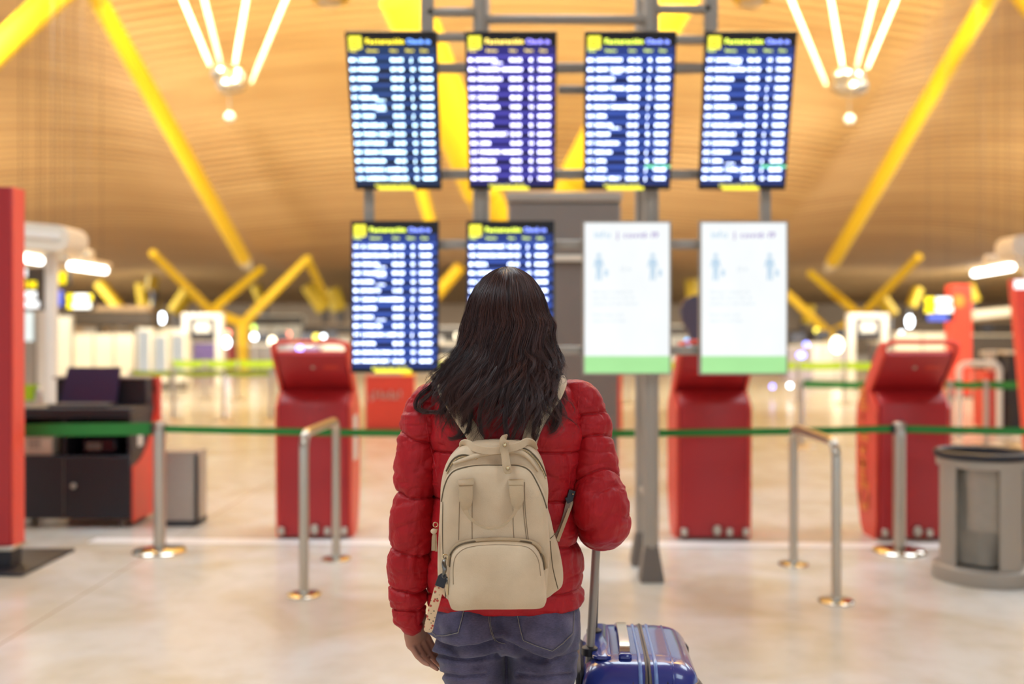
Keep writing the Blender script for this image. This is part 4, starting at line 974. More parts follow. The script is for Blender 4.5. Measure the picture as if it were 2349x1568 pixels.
def denim_mat():
    m, nt, b = new_mat('indigo_denim'); L = nt.links
    tc = N(nt, 'ShaderNodeTexCoord'); n1 = N(nt, 'ShaderNodeTexNoise'); n1.inputs['Scale'].default_value = 14; n1.inputs['Detail'].default_value = 7
    L.new(tc.outputs['Object'], n1.inputs['Vector']); r = N(nt, 'ShaderNodeValToRGB'); e = r.color_ramp.elements
    e[0].position = .3; e[0].color = srgb(50, 45, 70); e[1].position = .75; e[1].color = srgb(100, 92, 120); L.new(n1.outputs[0], r.inputs[0])
    mp = N(nt, 'ShaderNodeMapping'); mp.inputs['Scale'].default_value = (160, 160, 900); L.new(tc.outputs['Object'], mp.inputs[0])
    n2 = N(nt, 'ShaderNodeTexNoise'); n2.inputs['Scale'].default_value = 1; n2.inputs['Detail'].default_value = 2; L.new(mp.outputs[0], n2.inputs['Vector'])
    mx = N(nt, 'ShaderNodeMix', data_type='RGBA', blend_type='OVERLAY'); mx.inputs[0].default_value = .55; L.new(r.outputs[0], mx.inputs[6]); L.new(n2.outputs[0], mx.inputs[7]); L.new(mx.outputs[2], b.inputs['Base Color'])
    bp = N(nt, 'ShaderNodeBump'); bp.inputs['Strength'].default_value = .3; bp.inputs['Distance'].default_value = .0008; L.new(n2.outputs[0], bp.inputs['Height']); L.new(bp.outputs[0], b.inputs['Normal'])
    b.inputs['Roughness'].default_value = .85; b.inputs['Sheen Weight'].default_value = .15
    return m
def canvas_mat(name, c0, c1, rough=.6):
    m, nt, b = new_mat(name); L = nt.links
    tc = N(nt, 'ShaderNodeTexCoord'); n1 = N(nt, 'ShaderNodeTexNoise'); n1.inputs['Scale'].default_value = 12; n1.inputs['Detail'].default_value = 6
    L.new(tc.outputs['Object'], n1.inputs['Vector']); r = N(nt, 'ShaderNodeValToRGB'); e = r.color_ramp.elements
    e[0].position = .3; e[0].color = srgb(*c0); e[1].position = .7; e[1].color = srgb(*c1); L.new(n1.outputs[0], r.inputs[0]); L.new(r.outputs[0], b.inputs['Base Color'])
    n2 = N(nt, 'ShaderNodeTexVoronoi'); n2.inputs['Scale'].default_value = 520; L.new(tc.outputs['Object'], n2.inputs['Vector'])
    n3 = N(nt, 'ShaderNodeTexNoise'); n3.inputs['Scale'].default_value = 22; L.new(tc.outputs['Object'], n3.inputs['Vector'])
    b1 = N(nt, 'ShaderNodeBump'); b1.inputs['Strength'].default_value = .25; b1.inputs['Distance'].default_value = .006; L.new(n3.outputs[0], b1.inputs['Height'])
    bp = N(nt, 'ShaderNodeBump'); bp.inputs['Strength'].default_value = .35; bp.inputs['Distance'].default_value = .0008; L.new(n2.outputs[0], bp.inputs['Height']); L.new(b1.outputs[0], bp.inputs['Normal']); L.new(bp.outputs[0], b.inputs['Normal'])
    b.inputs['Roughness'].default_value = rough; return m
M['jacket'] = jacket_mat(); M['denim'] = denim_mat()
M['canvas'] = canvas_mat('beige_grained_canvas', (200, 174, 142), (220, 195, 163))
M['tan'] = canvas_mat('tan_strap_leather', (180, 152, 118), (196, 168, 132), .5)
M['dark_zip'] = mat('dark_seam_piping', (96, 78, 54), .6); M['bag_stitch'] = mat('brown_bag_thread', (140, 116, 90), .7); M['brass'] = mat('pale_brass', (214, 190, 146), .25, 1)
M['stitch'] = mat('grey_ochre_stitching', (128, 120, 112), .8)
M['eye_soft'] = mat('eye_white', (190, 182, 172), .5); M['hair_brow'] = mat('dark_brow', (40, 26, 22), .7); M['lips'] = mat('lips', (170, 90, 84), .4); M['shoe'] = mat('white_trainer_leather', (220, 216, 210), .5)

def remesh(mb, voxel, smooth=6, fac=.5):
    me = bpy.data.meshes.new('tmp'); me.from_pydata([tuple(v) for v in mb.v], [], mb.f); me.update()
    import bmesh
    bm = bmesh.new(); bm.from_mesh(me); bmesh.ops.recalc_face_normals(bm, faces=bm.faces); bm.to_mesh(me); bm.free()
    o = bpy.data.objects.new('tmp', me); C.objects.link(o)
    md = o.modifiers.new('r', 'REMESH'); md.mode = 'VOXEL'; md.voxel_size = voxel
    if smooth: s = o.modifiers.new('s', 'SMOOTH'); s.iterations = smooth; s.factor = fac
    dg = bpy.context.evaluated_depsgraph_get(); dg.update(); m2 = bpy.data.meshes.new_from_object(o.evaluated_get(dg))
    bpy.data.objects.remove(o); bpy.data.meshes.remove(me)
    V = np.empty(len(m2.vertices)*3); m2.vertices.foreach_get('co', V); V = V.reshape(-1, 3)
    Fq = np.array([tuple(p.vertices) if len(p.vertices) == 4 else tuple(p.vertices)+(p.vertices[-1],) for p in m2.polygons])
    nr = np.empty(len(m2.vertices)*3); m2.vertices.foreach_get('normal', nr); nr = nr.reshape(-1, 3)
    bpy.data.meshes.remove(m2); return V, Fq, nr
def bvh_of(o):
    off = np.array(ORG[o.name]) if o.name in ORG else 0
    V = np.empty(len(o.data.vertices)*3); o.data.vertices.foreach_get('co', V); V = V.reshape(-1, 3)+off
    return BVHTree.FromPolygons([tuple(v) for v in V], [tuple(p.vertices) for p in o.data.polygons])
EYE = Vector((0, 0, CZ))
def lay(px, py, bv, off=.001, fallback=2.3):
    """the point of a surface that lies on the sight line of a picture point, lifted off the surface"""
    d = Vector(((px-CX)/F, 1, -(py-HY)/F)).normalized(); h = bv.ray_cast(EYE, d)
    if h[0] is None: return P(px, py, fallback)
    n = h[1] if h[1].dot(d) < 0 else -h[1]
    return h[0]+n*off
def pxpy(V): return CX+V[:, 0]/V[:, 1]*F, HY-(V[:, 2]-CZ)/V[:, 1]*F
def dist_poly(x, y, poly):
    best = np.full(x.shape, 1e9)
    for (x0, y0), (x1, y1) in zip(poly[:-1], poly[1:]):
        dx, dy = x1-x0, y1-y0; t = np.clip(((x-x0)*dx+(y-y0)*dy)/(dx*dx+dy*dy), 0, 1)
        fade = 1; best = np.minimum(best, np.hypot(x-(x0+t*dx), y-(y0+t*dy)))
    return best

Yp = 2.38
person = None
# ------------------------------------------------------------------ body: one continuous surface
bd = MB()
def loftz(rows, n=24, e=1.0):
    rings = []
    for z, x, y, hx, hy in rows: rings.append([(x+hx*math.cos(2*PI*k/n), y+hy*math.sin(2*PI*k/n), z) for k in range(n)])
    bd.loft(rings)
xm = PXx(1165, Yp)
loftz([(.80, xm-.004, 2.39, .13, .09), (.90, xm, 2.39, .145, .095), (1.05, xm, 2.40, .115, .08), (1.2, xm, 2.40, .135, .09), (1.3, xm, 2.395, .14, .09), (1.345, xm, 2.39, .12, .07), (1.375, xm, 2.385, .06, .055)])
loftz([(1.33, xm, 2.39, .055, .055), (1.40, xm, 2.39, .048, .05), (1.47, xm, 2.40, .05, .055)])
HC = Vector((xm, 2.405, 1.548))
rows = []
for z, hx, hyb, hyf in ((1.435, .028, .02, .045), (1.45, .045, .05, .07), (1.48, .06, .075, .085), (1.52, .07, .088, .092), (1.56, .075, .092, .092), (1.59, .073, .09, .088), (1.62, .062, .075, .07), (1.64, .04, .05, .045), (1.648, .015, .02, .02)):
    rows.append([(HC.x+hx*math.cos(2*PI*k/32), HC.y+(hyf if math.sin(2*PI*k/32) > 0 else hyb)*math.sin(2*PI*k/32), z) for k in range(32)])
bd.loft(rows)
fy = HC.y+.092
bd.loft([[(HC.x+a*s, fy-.01+b*s2, z) for a, b in ((-1, 0), (-.5, 1), (.5, 1), (1, 0))] for s, s2, z in ((.006, .012, 1.565), (.008, .018, 1.545), (.013, .028, 1.522), (.016, .022, 1.513), (.01, .008, 1.508))])   # nose
bd.ball((HC.x, fy-.022, 1.452), (.022, .016, .016)); bd.ball((HC.x, fy-.006, 1.49), (.024, .010, .009))
for s in (-1, 1):
    bd.ball((HC.x+s*.075, HC.y+.005, 1.535), (.010, .02, .03)); bd.ball((HC.x+s*.03, fy-.018, 1.568), (.024, .010, .007))
def limb(pts, rs, n=20): bd.tube([Vector(p) for p in pts], rs, n)
# arms
WL = P(943, 1408, 2.37)
limb([P(1010, 925, 2.385), P(966, 960, 2.38), P(955, 1060, 2.38), P(948, 1170, 2.37), P(942, 1290, 2.37), WL+Vector((-.002, 0, .02)), WL], [.038, .036, .034, .034, .031, .026, .024])
WR = Vector((.226, 2.515, 1.037))
limb([P(1322, 925, 2.385), P(1350, 960, 2.38), P(1364, 1060, 2.38), P(1380, 1185, 2.345), Vector((.220, 2.44, 1.025)), WR], [.038, .036, .034, .038, .032, .025])
# legs
LH, RH = PXx(1082, Yp), PXx(1245, Yp)
limb([(LH, 2.39, .86), (LH, 2.385, .78), (LH+.002, 2.38, .62), (LH+.008, 2.39, .48), (LH+.005, 2.40, .34), (LH, 2.41, .10), (LH, 2.41, .06)], [.07, .062, .05, .042, .042, .032, .032])
limb([(RH, 2.39, .86), (RH, 2.385, .78), (RH-.002, 2.38, .62), (RH-.008, 2.39, .48), (RH-.005, 2.40, .34), (RH, 2.41, .10), (RH, 2.41, .06)], [.07, .062, .05, .042, .042, .032, .032])
for x in (LH, RH): bd.ball((x, 2.46, .045), (.036, .115, .035))
# hands
def hand(W, d1, lat, nrm, segs, thumb, sc=1.0):
    """W wrist, d1 palm direction, lat towards the thumb, nrm palm side"""
    d1 = Vector(d1).normalized(); lat = (Vector(lat)-d1*Vector(lat).dot(d1)).normalized(); nrm = d1.cross(lat) if Vector(nrm).dot(d1.cross(lat)) > 0 else -d1.cross(lat)
    rings = []
    for t, hw, ht in ((-.02, .022, .017), (0, .024, .018), (.02, .030, .017), (.045, .038, .016), (.07, .040, .0145), (.085, .038, .012)):
        c = W+d1*t*sc; rings.append([c+lat*(hw*sc*math.cos(2*PI*k/20))+nrm*(ht*sc*math.sin(2*PI*k/20)) for k in range(20)])
    bd.loft(rings)
    for i, (o, L0, bend) in enumerate(zip((.029, .010, -.010, -.028), (.044, .049, .045, .036), segs)):
        p = W+d1*(.078 if i in (1, 2) else .073)*sc+lat*o*sc; pts = [p-d1*.02*sc, p]; a = 0
        for L, ba in ((L0, bend[0]), (L0*.62, bend[1]), (L0*.5, bend[2])):
            a += ba; dd = d1*math.cos(a)+nrm*math.sin(a)+lat*(o*1.4); p = p+dd.normalized()*L*sc; pts.append(p)
        r0 = (.0088, .0090, .0086, .0076)[i]*sc; bd.tube(pts, [r0, r0*1.02, r0, r0*.9, r0*.68], 12); bd.ball(pts[-1], r0*.68, 10, 8); bd.ball(pts[2], r0*1.03, 10, 8)
    p = W+d1*.022*sc+lat*.024*sc+nrm*.004*sc; pts = [p-lat*.01*sc, p]
    for L, (u, v, w_) in zip((.036, .030, .024), thumb): p = p+(d1*u+lat*v+nrm*w_).normalized()*L*sc; pts.append(p)
    bd.tube(pts, [.013*sc, .0125*sc, .0105*sc, .0095*sc, .0066*sc], 12); bd.ball(pts[-1], .0066*sc, 10, 8)
hand(WL, (.16, .40, -.9), (.62, .75, .4), (1, -.5, .1), [(.25, .35, .25), (.30, .40, .3), (.42, .45, .35), (.55, .5, .4)], [(.8, .5, .3), (.9, .2, .35), (.95, 0, .3)], .95)
hand(WR, (0, 1, -.05), (-1, 0, .2), (0, 0, -1), [(1.35, 1.45, 1.0)]*4, [(.8, .1, -.5), (.7, -.5, -.6), (.4, -.8, -.5)], .9)
V, Fq, nr = remesh(bd, .0037, 3, .4)
person = thing('person', (xm, 2.39, 0), 'person seen from behind in a red puffer jacket and jeans, long dark wavy hair', 'person')
body = np_obj('body', V, Fq, M['skin'], person)
for s in (-1, 1):
    e = obj('eye', MB().ball((HC.x+s*.03, fy-.0195, 1.556), .0115), M['eye_soft'], body); obj('iris', MB().ball((HC.x+s*.03, fy-.0095, 1.556), (.0052, .0032, .0052)), M['black'], e)
    obj('eyebrow', MB().tube([(HC.x+s*.016, fy-.008, 1.577), (HC.x+s*.03, fy-.011, 1.581), (HC.x+s*.045, fy-.020, 1.577)], [.002, .003, .0015], 8), M['hair_brow'], body)
obj('lips', MB().ball((HC.x, fy+.001, 1.488), (.021, .006, .0065)), M['lips'], body)

# ------------------------------------------------------------------ jeans
bd = MB(); n = 40
def slab(py, xl, xr, yb, yf):
    z = PZ(py, Yp); x0, x1 = PXx(xl, Yp), PXx(xr, Yp); cx_, hx = (x0+x1)/2, (x1-x0)/2; cy, hy = (yb+yf)/2, (yf-yb)/2
    return [(cx_+hx*math.copysign(abs(math.cos(2*PI*k/n))**.85, math.cos(2*PI*k/n)), cy+hy*math.copysign(abs(math.sin(2*PI*k/n))**.85, math.sin(2*PI*k/n)), z) for k in range(n)]
bd.loft([slab(*a) for a in ((1295, 1005, 1315, 2.30, 2.49), (1340, 998, 1322, 2.29, 2.495), (1400, 986, 1330, 2.275, 2.50), (1440, 984, 1333, 2.272, 2.495), (1468, 990, 1332, 2.285, 2.49), (1482, 1010, 1322, 2.31, 2.47))])
for cx_, cz in ((1085, 1432), (1243, 1440)): bd.ball(P(cx_, cz, 2.345)+Vector((0, 0, 0)), (.080, .098, .068), 32, 20)
def leg(rows):
    rings = []
    for z, x, y, hx, hy in rows: rings.append([(x+hx*math.cos(2*PI*k/n), y+hy*math.sin(2*PI*k/n), z) for k in range(n)])
    bd.loft(rings)
def lx(py, a, b): return PZ(py, Yp), (PXx(a, Yp)+PXx(b, Yp))/2, (PXx(b, Yp)-PXx(a, Yp))/2
z1, a1, h1 = lx(1440, 990, 1160); z2, a2, h2 = lx(1500, 1000, 1157); z3, a3, h3 = lx(1570, 1022, 1160)
leg([(z1, a1, 2.39, h1, .095), (z2, a2, 2.385, h2, .094), (z3, a3, 2.38, h3, .084), (.58, a3+.003, 2.38, .066, .076), (.47, a3+.006, 2.385, .058, .066), (.33, a3+.006, 2.405, .056, .062), (.15, a3, 2.41, .048, .052), (.07, a3, 2.41, .052, .058)])
z1, a1, h1 = lx(1440, 1165, 1330); z2, a2, h2 = lx(1500, 1164, 1326); z3, a3, h3 = lx(1570, 1166, 1318)
leg([(z1, a1, 2.39, h1, .095), (z2, a2, 2.385, h2, .094), (z3, a3, 2.38, h3, .084), (.58, a3-.003, 2.38, .066, .076), (.47, a3-.006, 2.385, .058, .066), (.33, a3-.006, 2.405, .056, .062), (.15, a3, 2.41, .048, .052), (.07, a3, 2.41, .052, .058)])
V, Fq, nr = remesh(bd, .0045, 10, .5)
X, Y_ = pxpy(V); back = V[:, 1] < 2.42
def fold(poly, w, depth, ridge=0.0):
    global V
    d = dist_poly(X, Y_, poly); k = np.exp(-(d/w)**2)*back
    V -= nr*(k*depth)[:, None]
    if ridge: V += nr*(np.exp(-((d-w*2.2)/(w*1.4))**2)*back*ridge)[:, None]
fold([(985, 1462), (1010, 1480), (1050, 1490), (1100, 1484), (1150, 1466)], 6, .014, .005)
fold([(1160, 1472), (1190, 1490), (1225, 1508), (1250, 1513)], 6, .012, .005)
fold([(1000, 1500), (1040, 1510), (1090, 1508), (1140, 1500)], 4.5, .010, .004)
fold([(1250, 1512), (1290, 1508), (1330, 1492)], 4, .005, .002)
fold([(1012, 1545), (1060, 1552), (1110, 1546)], 4, .007, .003); fold([(1190, 1546), (1240, 1552), (1310, 1546)], 4, .007, .003)
fold([(1125, 1380), (1126, 1430), (1134, 1462), (1150, 1474)], 3.5, .003, .001)
V += nr*(vnoise(V*np.array([26, 26, 60]), 3)*.0016+vnoise(V*np.array([60, 60, 160]), 5)*.0005)[:, None]
jeans = np_obj('jeans', V, Fq, M['denim'], person)
bj = bvh_of(jeans)
def line_on(bv, pts, r, off, n=40, sm=True):
    q = spline([(a, b, 0) for a, b in pts], n) if sm else [Vector((a, b, 0)) for a, b in pts]
    return MB().tube([lay(p.x, p.y, bv, off) for p in q], r, 6)
def seam(name, pts, parent, bv, m='stitch', r=.0007, off=.0003, n=50): return obj(name, line_on(bv, pts, r, off, n), M[m], parent)
def patch(name, poly, parent, bv, m, off=.0022, nu=26, nv=26):
    """poly = 4 corner rails: top-left, top-right, bottom-right, bottom-left plus optional tip; filled grid laid on the cloth"""
    (a, b, c, d), tip = poly[:4], (poly[4] if len(poly) > 4 else None); pts = []
    for i in range(nu):
        for j in range(nv):
            u, v = i/(nu-1), j/(nv-1); top = (a[0]+(b[0]-a[0])*u, a[1]+(b[1]-a[1])*u); bot = (d[0]+(c[0]-d[0])*u, d[1]+(c[1]-d[1])*u)
            if tip:
                tu = tip[2]; base_y = d[1]+(c[1]-d[1])*tu; base_x = d[0]+(c[0]-d[0])*tu; k = u/tu if u < tu else (1-u)/(1-tu)
                bot = (bot[0]+(tip[0]-base_x)*k, bot[1]+(tip[1]-base_y)*k)
            e = min(u, 1-u, 1-v)*nu; o = off*min(1, .2+e*.5)
            pts.append(lay(top[0]+(bot[0]-top[0])*v, top[1]+(bot[1]-top[1])*v, bv, o))
    mb = MB(); mb.grid(pts, nu, nv); return obj(name, mb, M[m], parent, angle=180)
p1 = patch('back_pocket', [(1000, 1372), (1075, 1375), (1049, 1450), (992, 1447), (1002, 1458, .15)], jeans, bj, 'denim')
p2 = patch('back_pocket', [(1180, 1378), (1320, 1370), (1311, 1450), (1202, 1466), (1266, 1491, .6)], jeans, bj, 'denim')
for pk, outl in ((p1, [(1068, 1385), (1062, 1412), (1052, 1450), (1022, 1457), (1001, 1458), (990, 1447)]), (p2, [(1182, 1390), (1191, 1430), (1202, 1468), (1232, 1480), (1266, 1491), (1290, 1474), (1312, 1452), (1315, 1420), (1315, 1388)])):
    o_ = []
    for i, (a, b) in enumerate(outl): o_.append((a, b))
    obj('stitching', MB().tube([lay(q.x, q.y, bj, .0026) for s_ in range(len(o_)-1) for q in [Vector((*o_[s_], 0)).lerp(Vector((*o_[s_+1], 0)), k/8) for k in range(8)]], .0009, 6), M['stitch'], pk)
seam('centre_seam', [(1124, 1378), (1124, 1420), (1130, 1452), (1140, 1470), (1158, 1476)], jeans, bj)
seam('centre_seam', [(1121, 1378), (1121, 1420), (1127, 1452), (1136, 1470)], jeans, bj)
for x in (LH, RH):
    mb = MB(); rings = []
    for y, hw, h in ((2.34, .03, .05), (2.36, .04, .085), (2.42, .042, .10), (2.5, .045, .07), (2.57, .04, .05), (2.595, .02, .03)):
        rings.append([(x+hw*math.cos(PI*k/8)*(1 if k <= 8 else 1), y, h*max(0, math.sin(PI*k/8))+.006) for k in range(9)]+[(x-hw*.98, y, .001), (x+hw*.98, y, .001)])
    mb.loft(rings); obj('shoe', mb, M['shoe'], person)

# ------------------------------------------------------------------ jacket
NT = 150
tab = np.array([(858, 1108, 1238, .070), (868, 1078, 1262, .085), (880, 1035, 1298, .100), (895, 1005, 1322, .112), (925, 985, 1338, .124), (970, 978, 1342, .132), (1030, 976, 1340, .137), (1130, 985, 1330, .135),
                (1230, 981, 1334, .134), (1300, 974, 1340, .136), (1345, 975, 1340, .136), (1365, 975, 1341, .134), (1384, 982, 1334, .128), (1388, 996, 1322, .115)])
nr_ = 260; pys = np.linspace(858, 1388, nr_); xl = crv(pys, tab[:, 0], tab[:, 1]); xr = crv(pys, tab[:, 0], tab[:, 2]); hy = crv(pys, tab[:, 0], tab[:, 3])
def hem_tilt(x): return (x-xm)*.0
th = np.arange(NT)*2*PI/NT
zz = 1.5-(pys-HY)/F*Yp
TH, ZZ = np.meshgrid(th, zz); XL = ((xl-CX)/F*Yp)[:, None]; XR = ((xr-CX)/F*Yp)[:, None]
cx_ = (XL+XR)/2; hx = (XR-XL)/2; c, s = np.cos(TH), np.sin(TH); ex = 2/2.5
ca, sa = np.sign(c)*np.abs(c)**ex, np.sign(s)*np.abs(s)**ex
def quilt(sd, wide=.020, puff=.006, pinch=.0062, pw=.0026): return puff*(1-np.exp(-(sd/wide)**2))-pinch*np.exp(-(sd/pw)**2)
def ridge(p, sd): return .0030*(1-np.abs(vnoise(p*np.array([13, 13, 26])+vnoise(p*12, sd)[..., None]*.8, sd+1)))**9+.0016*(1-np.abs(vnoise(p*np.array([30, 30, 62])+vnoise(p*20, sd)[..., None], sd+2)))**7
seams = [1030, 1138, 1240, 1347]
PYg = np.repeat(pys[:, None], NT, 1)+(TH*0)
wig = vnoise(np.stack([cx_+hx*ca, TH*0, ZZ*0], -1)*14, 9)*3
tilt = np.where(s < 0, (cx_+hx*ca-xm)*30, 0)
sd = np.min(np.stack([np.abs(PYg+wig+(tilt if q == 1347 else -tilt*.4 if q in (1138, 1240) else 0)-q) for q in seams]), 0)*Yp/F
dsp = quilt(sd)-.006
P0 = np.stack([cx_+hx*ca, 2.40+hy[:, None]*sa, ZZ], -1)
gather = np.exp(-sd/.016)*vnoise(P0*np.array([85, 85, 16]), 21)*.0028+vnoise(P0*np.array([11, 11, 14]), 4)*.005+vnoise(P0*np.array([34, 34, 55])+vnoise(P0*9, 2)[..., None]*2, 8)*.0028-ridge(P0, 41)
low = np.clip((PYg-1235)/30, 0, 1)*np.clip((1345-PYg)/30, 0, 1); gather += low*vnoise(P0*np.array([60, 60, 6]), 30)*.004
hemm = np.clip((PYg-1350)/6, 0, 1)*np.clip((1386-PYg)/6, 0, 1); gather += hemm*vnoise(P0*np.array([80, 80, 10]), 31)*.003
dsp = (dsp+gather)*np.clip((PYg-856)/40, .2, 1)
P1 = P0+np.stack([ca*dsp, sa*dsp, 0*dsp], -1)
jk = MB(); jk.loft([list(map(tuple, r)) for r in P1])
def sleeve(ctr, rad, seam_t, n=260, m=84, slope=.35, seed=1, flat=1.0):
    pts = spline(ctr, n); ts = np.linspace(0, len(ctr)-1, n); r = crv(ts, range(len(ctr)), rad)
    L = np.cumsum([0]+[(pts[i+1]-pts[i]).length for i in range(n-1)]); tot = L[-1]
    sl = [np.interp(q, ts, L) for q in seam_t]; u = None; rings = []; ang = np.arange(m)*2*PI/m
    for i in range(n):
        t = (pts[min(i+1, n-1)]-pts[max(i-1, 0)]).normalized()
        if u is None: u = Vector((0, 1, 0)); 
        u = (u-t*u.dot(t)).normalized(); w_ = t.cross(u)
        pos = np.array(pts[i])[None]+(np.cos(ang)[:, None]*np.array(u)+np.sin(ang)[:, None]*np.array(w_))*r[i]
        sdd = np.min(np.stack([np.abs(L[i]-q+slope*.02*np.sin(ang+seed)+vnoise(np.stack([ang*1.2, ang*0, ang*0+q*9], -1), seed)*.005) for q in sl]), 0)
        d = quilt(sdd, .018, .0055, .0068, .0027)-.0045
        Lp = np.stack([np.cos(ang)*1.0*11, np.sin(ang)*11*.9, ang*0+L[i]*22], -1)
        d = d+np.exp(-sdd/.016)*vnoise(np.stack([np.cos(ang)*5, np.sin(ang)*5, ang*0+L[i]*20+7], -1), seed+3)*.003
        d = d+vnoise(pos*np.array([18, 18, 26]), seed+5)*.0035+vnoise(pos*np.array([30, 30, 85])+vnoise(pos*11, 2)[..., None]*2, seed+6)*.0030-ridge(pos, seed+50)
        d = d*min(1, (tot-L[i])/.02+.1)
        dirs = (np.cos(ang)[:, None]*np.array(u)+np.sin(ang)[:, None]*np.array(w_)); rings.append(list(map(tuple, pos+dirs*d[:, None])))
    jk.loft(rings); return pts
sleeve([P(1030, 912, 2.39), P(990, 922, 2.385), P(970, 965, 2.38), P(960, 1020, 2.38), P(955, 1090, 2.375), P(951, 1160, 2.37), P(945, 1230, 2.37), P(939, 1300, 2.37), P(936, 1360, 2.37), P(940, 1408, 2.37), P(945, 1430, 2.37), P(946, 1424, 2.372)],
       [.030, .046, .052, .0535, .055, .055, .054, .053, .050, .041, .029, .022], [2.65, 4.6, 6.4, 7.7, 8.5], seed=2)
sleeve([P(1285, 908, 2.39), P(1325, 915, 2.385), P(1346, 955, 2.38), P(1358, 1010, 2.375), P(1364, 1070, 2.365), P(1373, 1130, 2.345), P(1381, 1180, 2.335), P(1381, 1198, 2.40), P(1374, 1203, 2.46), P(1367, 1206, 2.515), P(1366, 1207, 2.53), P(1366, 1207, 2.52)],
       [.030, .048, .054, .056, .058, .064, .070, .066, .054, .042, .032, .024], [2.2, 3.05, 4.55, 6.15, 8.0, 9.0], seed=5, slope=.8)
jacket = obj('jacket', jk, M['jacket'], person, angle=180)
mb = MB(); m = 80; rings = []
for z, hx_, hy_, yc in ((1.365, .118, .088, 2.40), (1.39, .121, .092, 2.398), (1.405, .113, .087, 2.398), (1.42, .119, .091, 2.397), (1.45, .118, .09, 2.397), (1.475, .113, .086, 2.40), (1.49, .103, .076, 2.40), (1.488, .090, .064, 2.40), (1.46, .083, .058, 2.40), (1.40, .083, .058, 2.40)):
    rings.append([(xm+.006+(hx_+.003*math.sin(9*k/m*2*PI))*math.cos(2*PI*k/m), yc+hy_*math.sin(2*PI*k/m), z+.006*math.sin(2*PI*k/m*2)-(.055*max(0, math.sin(2*PI*k/m))**1.5 if z > 1.41 else 0)) for k in range(m)])
mb.loft(rings); obj('collar', mb, M['jacket'], jacket, angle=180)
bjk = bvh_of(jacket)
# armhole seam lines and shoulder seam
for pts in ([(1328, 880), (1326, 930), (1322, 975), (1314, 1030), (1308, 1080), (1306, 1130)], [(990, 905), (978, 950), (983, 1000), (994, 1050), (1003, 1100)]):
    obj('armhole_seam', MB().tube([lay(q.x, q.y, bjk, -.0008) for q in spline([(a, b, 0) for a, b in pts], 60)], .0016, 8), M['jacket'], jacket)
# ================================================================== backpack
bag = thing('backpack', (xm, 2.2, PZ(1393, 2.15)), 'beige backpack with front handles worn over the red puffer jacket', 'backpack')
def smooth_poly(pts, n):
    P_ = [Vector((*p, 0)) for p in pts]; m = len(P_); out = []
    for q in range(n):
        t = q/n*m; i = int(t); f = t-i; p0, p1, p2, p3 = P_[(i-1) % m], P_[i % m], P_[(i+1) % m], P_[(i+2) % m]
        v = .5*((2*p1)+(p2-p0)*f+(2*p0-5*p1+4*p2-p3)*f*f+(3*p1-p0-3*p2+p3)*f*f*f); out.append((v.x, v.y))
    return out
def pillow(outl, Yref, prof, n=140, sag=0):
    o = smooth_poly(outl, n); cx0 = sum(p[0] for p in o)/n; cy0 = sum(p[1] for p in o)/n; rings = []
    base = [P(a, b, Yref) for a, b in o]; c0 = P(cx0, cy0, Yref)
    for k, (sc, Y) in enumerate(prof):
        ring = []
        for q in base:
            v = c0+(q-c0)*sc; wr = float(vnoise(np.array([v.x*16, Y*3, v.z*16]), 77))*.0035 if 0 < k < len(prof)-1 else 0
            ring.append((v.x, Y+wr+sag*(v.z-c0.z), v.z))
        rings.append(ring)
    return MB().loft(rings)
outer = [(1040, 1040), (1062, 1024), (1100, 1016), (1150, 1014), (1200, 1018), (1232, 1038), (1250, 1075), (1258, 1120), (1257, 1165), (1266, 1200), (1273, 1232), (1284, 1265), (1292, 1310), (1290, 1345), (1272, 1362), (1250, 1376), (1200, 1386), (1060, 1386),
         (1035, 1382), (1012, 1362), (1004, 1330), (1003, 1280), (1006, 1215), (1009, 1160), (1011, 1110), (1022, 1066)]
o_body = obj('main_compartment', pillow(outer, 2.16, [(.93, 2.262), (.985, 2.255), (1, 2.235), (1.0, 2.17), (.985, 2.158), (.95, 2.15), (.8, 2.145), (.5, 2.142), (.02, 2.14)]), M['canvas'], bag, angle=180)
front = [(1022, 1098), (1045, 1075), (1090, 1066), (1140, 1065), (1190, 1066), (1218, 1076), (1238, 1108), (1254, 1150), (1258, 1200), (1262, 1260), (1258, 1320), (1252, 1372), (1236, 1388), (1140, 1391), (1044, 1388), (1026, 1374), (1014, 1320), (1010, 1250), (1008, 1190), (1012, 1140)]
o_front = obj('front_panel', pillow(front, 2.13, [(.98, 2.2), (1, 2.165), (1.0, 2.14), (.985, 2.128), (.95, 2.121), (.85, 2.116), (.6, 2.112), (.3, 2.110), (.02, 2.11)]), M['canvas'], bag, angle=180)
pock = [(1032, 1300), (1038, 1268), (1062, 1248), (1100, 1243), (1145, 1241), (1190, 1243), (1222, 1250), (1242, 1278), (1248, 1310), (1252, 1350), (1253, 1378), (1240, 1392), (1190, 1393), (1140, 1394), (1090, 1395), (1044, 1396), (1031, 1382), (1028, 1350)]
o_pock = obj('front_pocket', pillow(pock, 2.10, [(.97, 2.16), (1, 2.13), (1.0, 2.098), (.985, 2.086), (.955, 2.079), (.9, 2.076), (.7, 2.072), (.4, 2.070), (.02, 2.07)]), M['canvas'], bag, angle=180)
bb, bf, bp_ = bvh_of(o_body), bvh_of(o_front), bvh_of(o_pock)
def on(name, pts, bv, r, m, par, off=0, n=70, fb=2.15): return obj(name, MB().tube([lay(q.x, q.y, bv, off, fb) for q in spline([(a, b, 0) for a, b in pts], n)], r, 8), M[m], par)
on('seam_piping', [(1013, 1150), (1019, 1118), (1030, 1092), (1048, 1077), (1090, 1068), (1140, 1067), (1188, 1068), (1214, 1079), (1232, 1108), (1246, 1140), (1254, 1165)], bf, .0019, 'dark_zip', o_front)
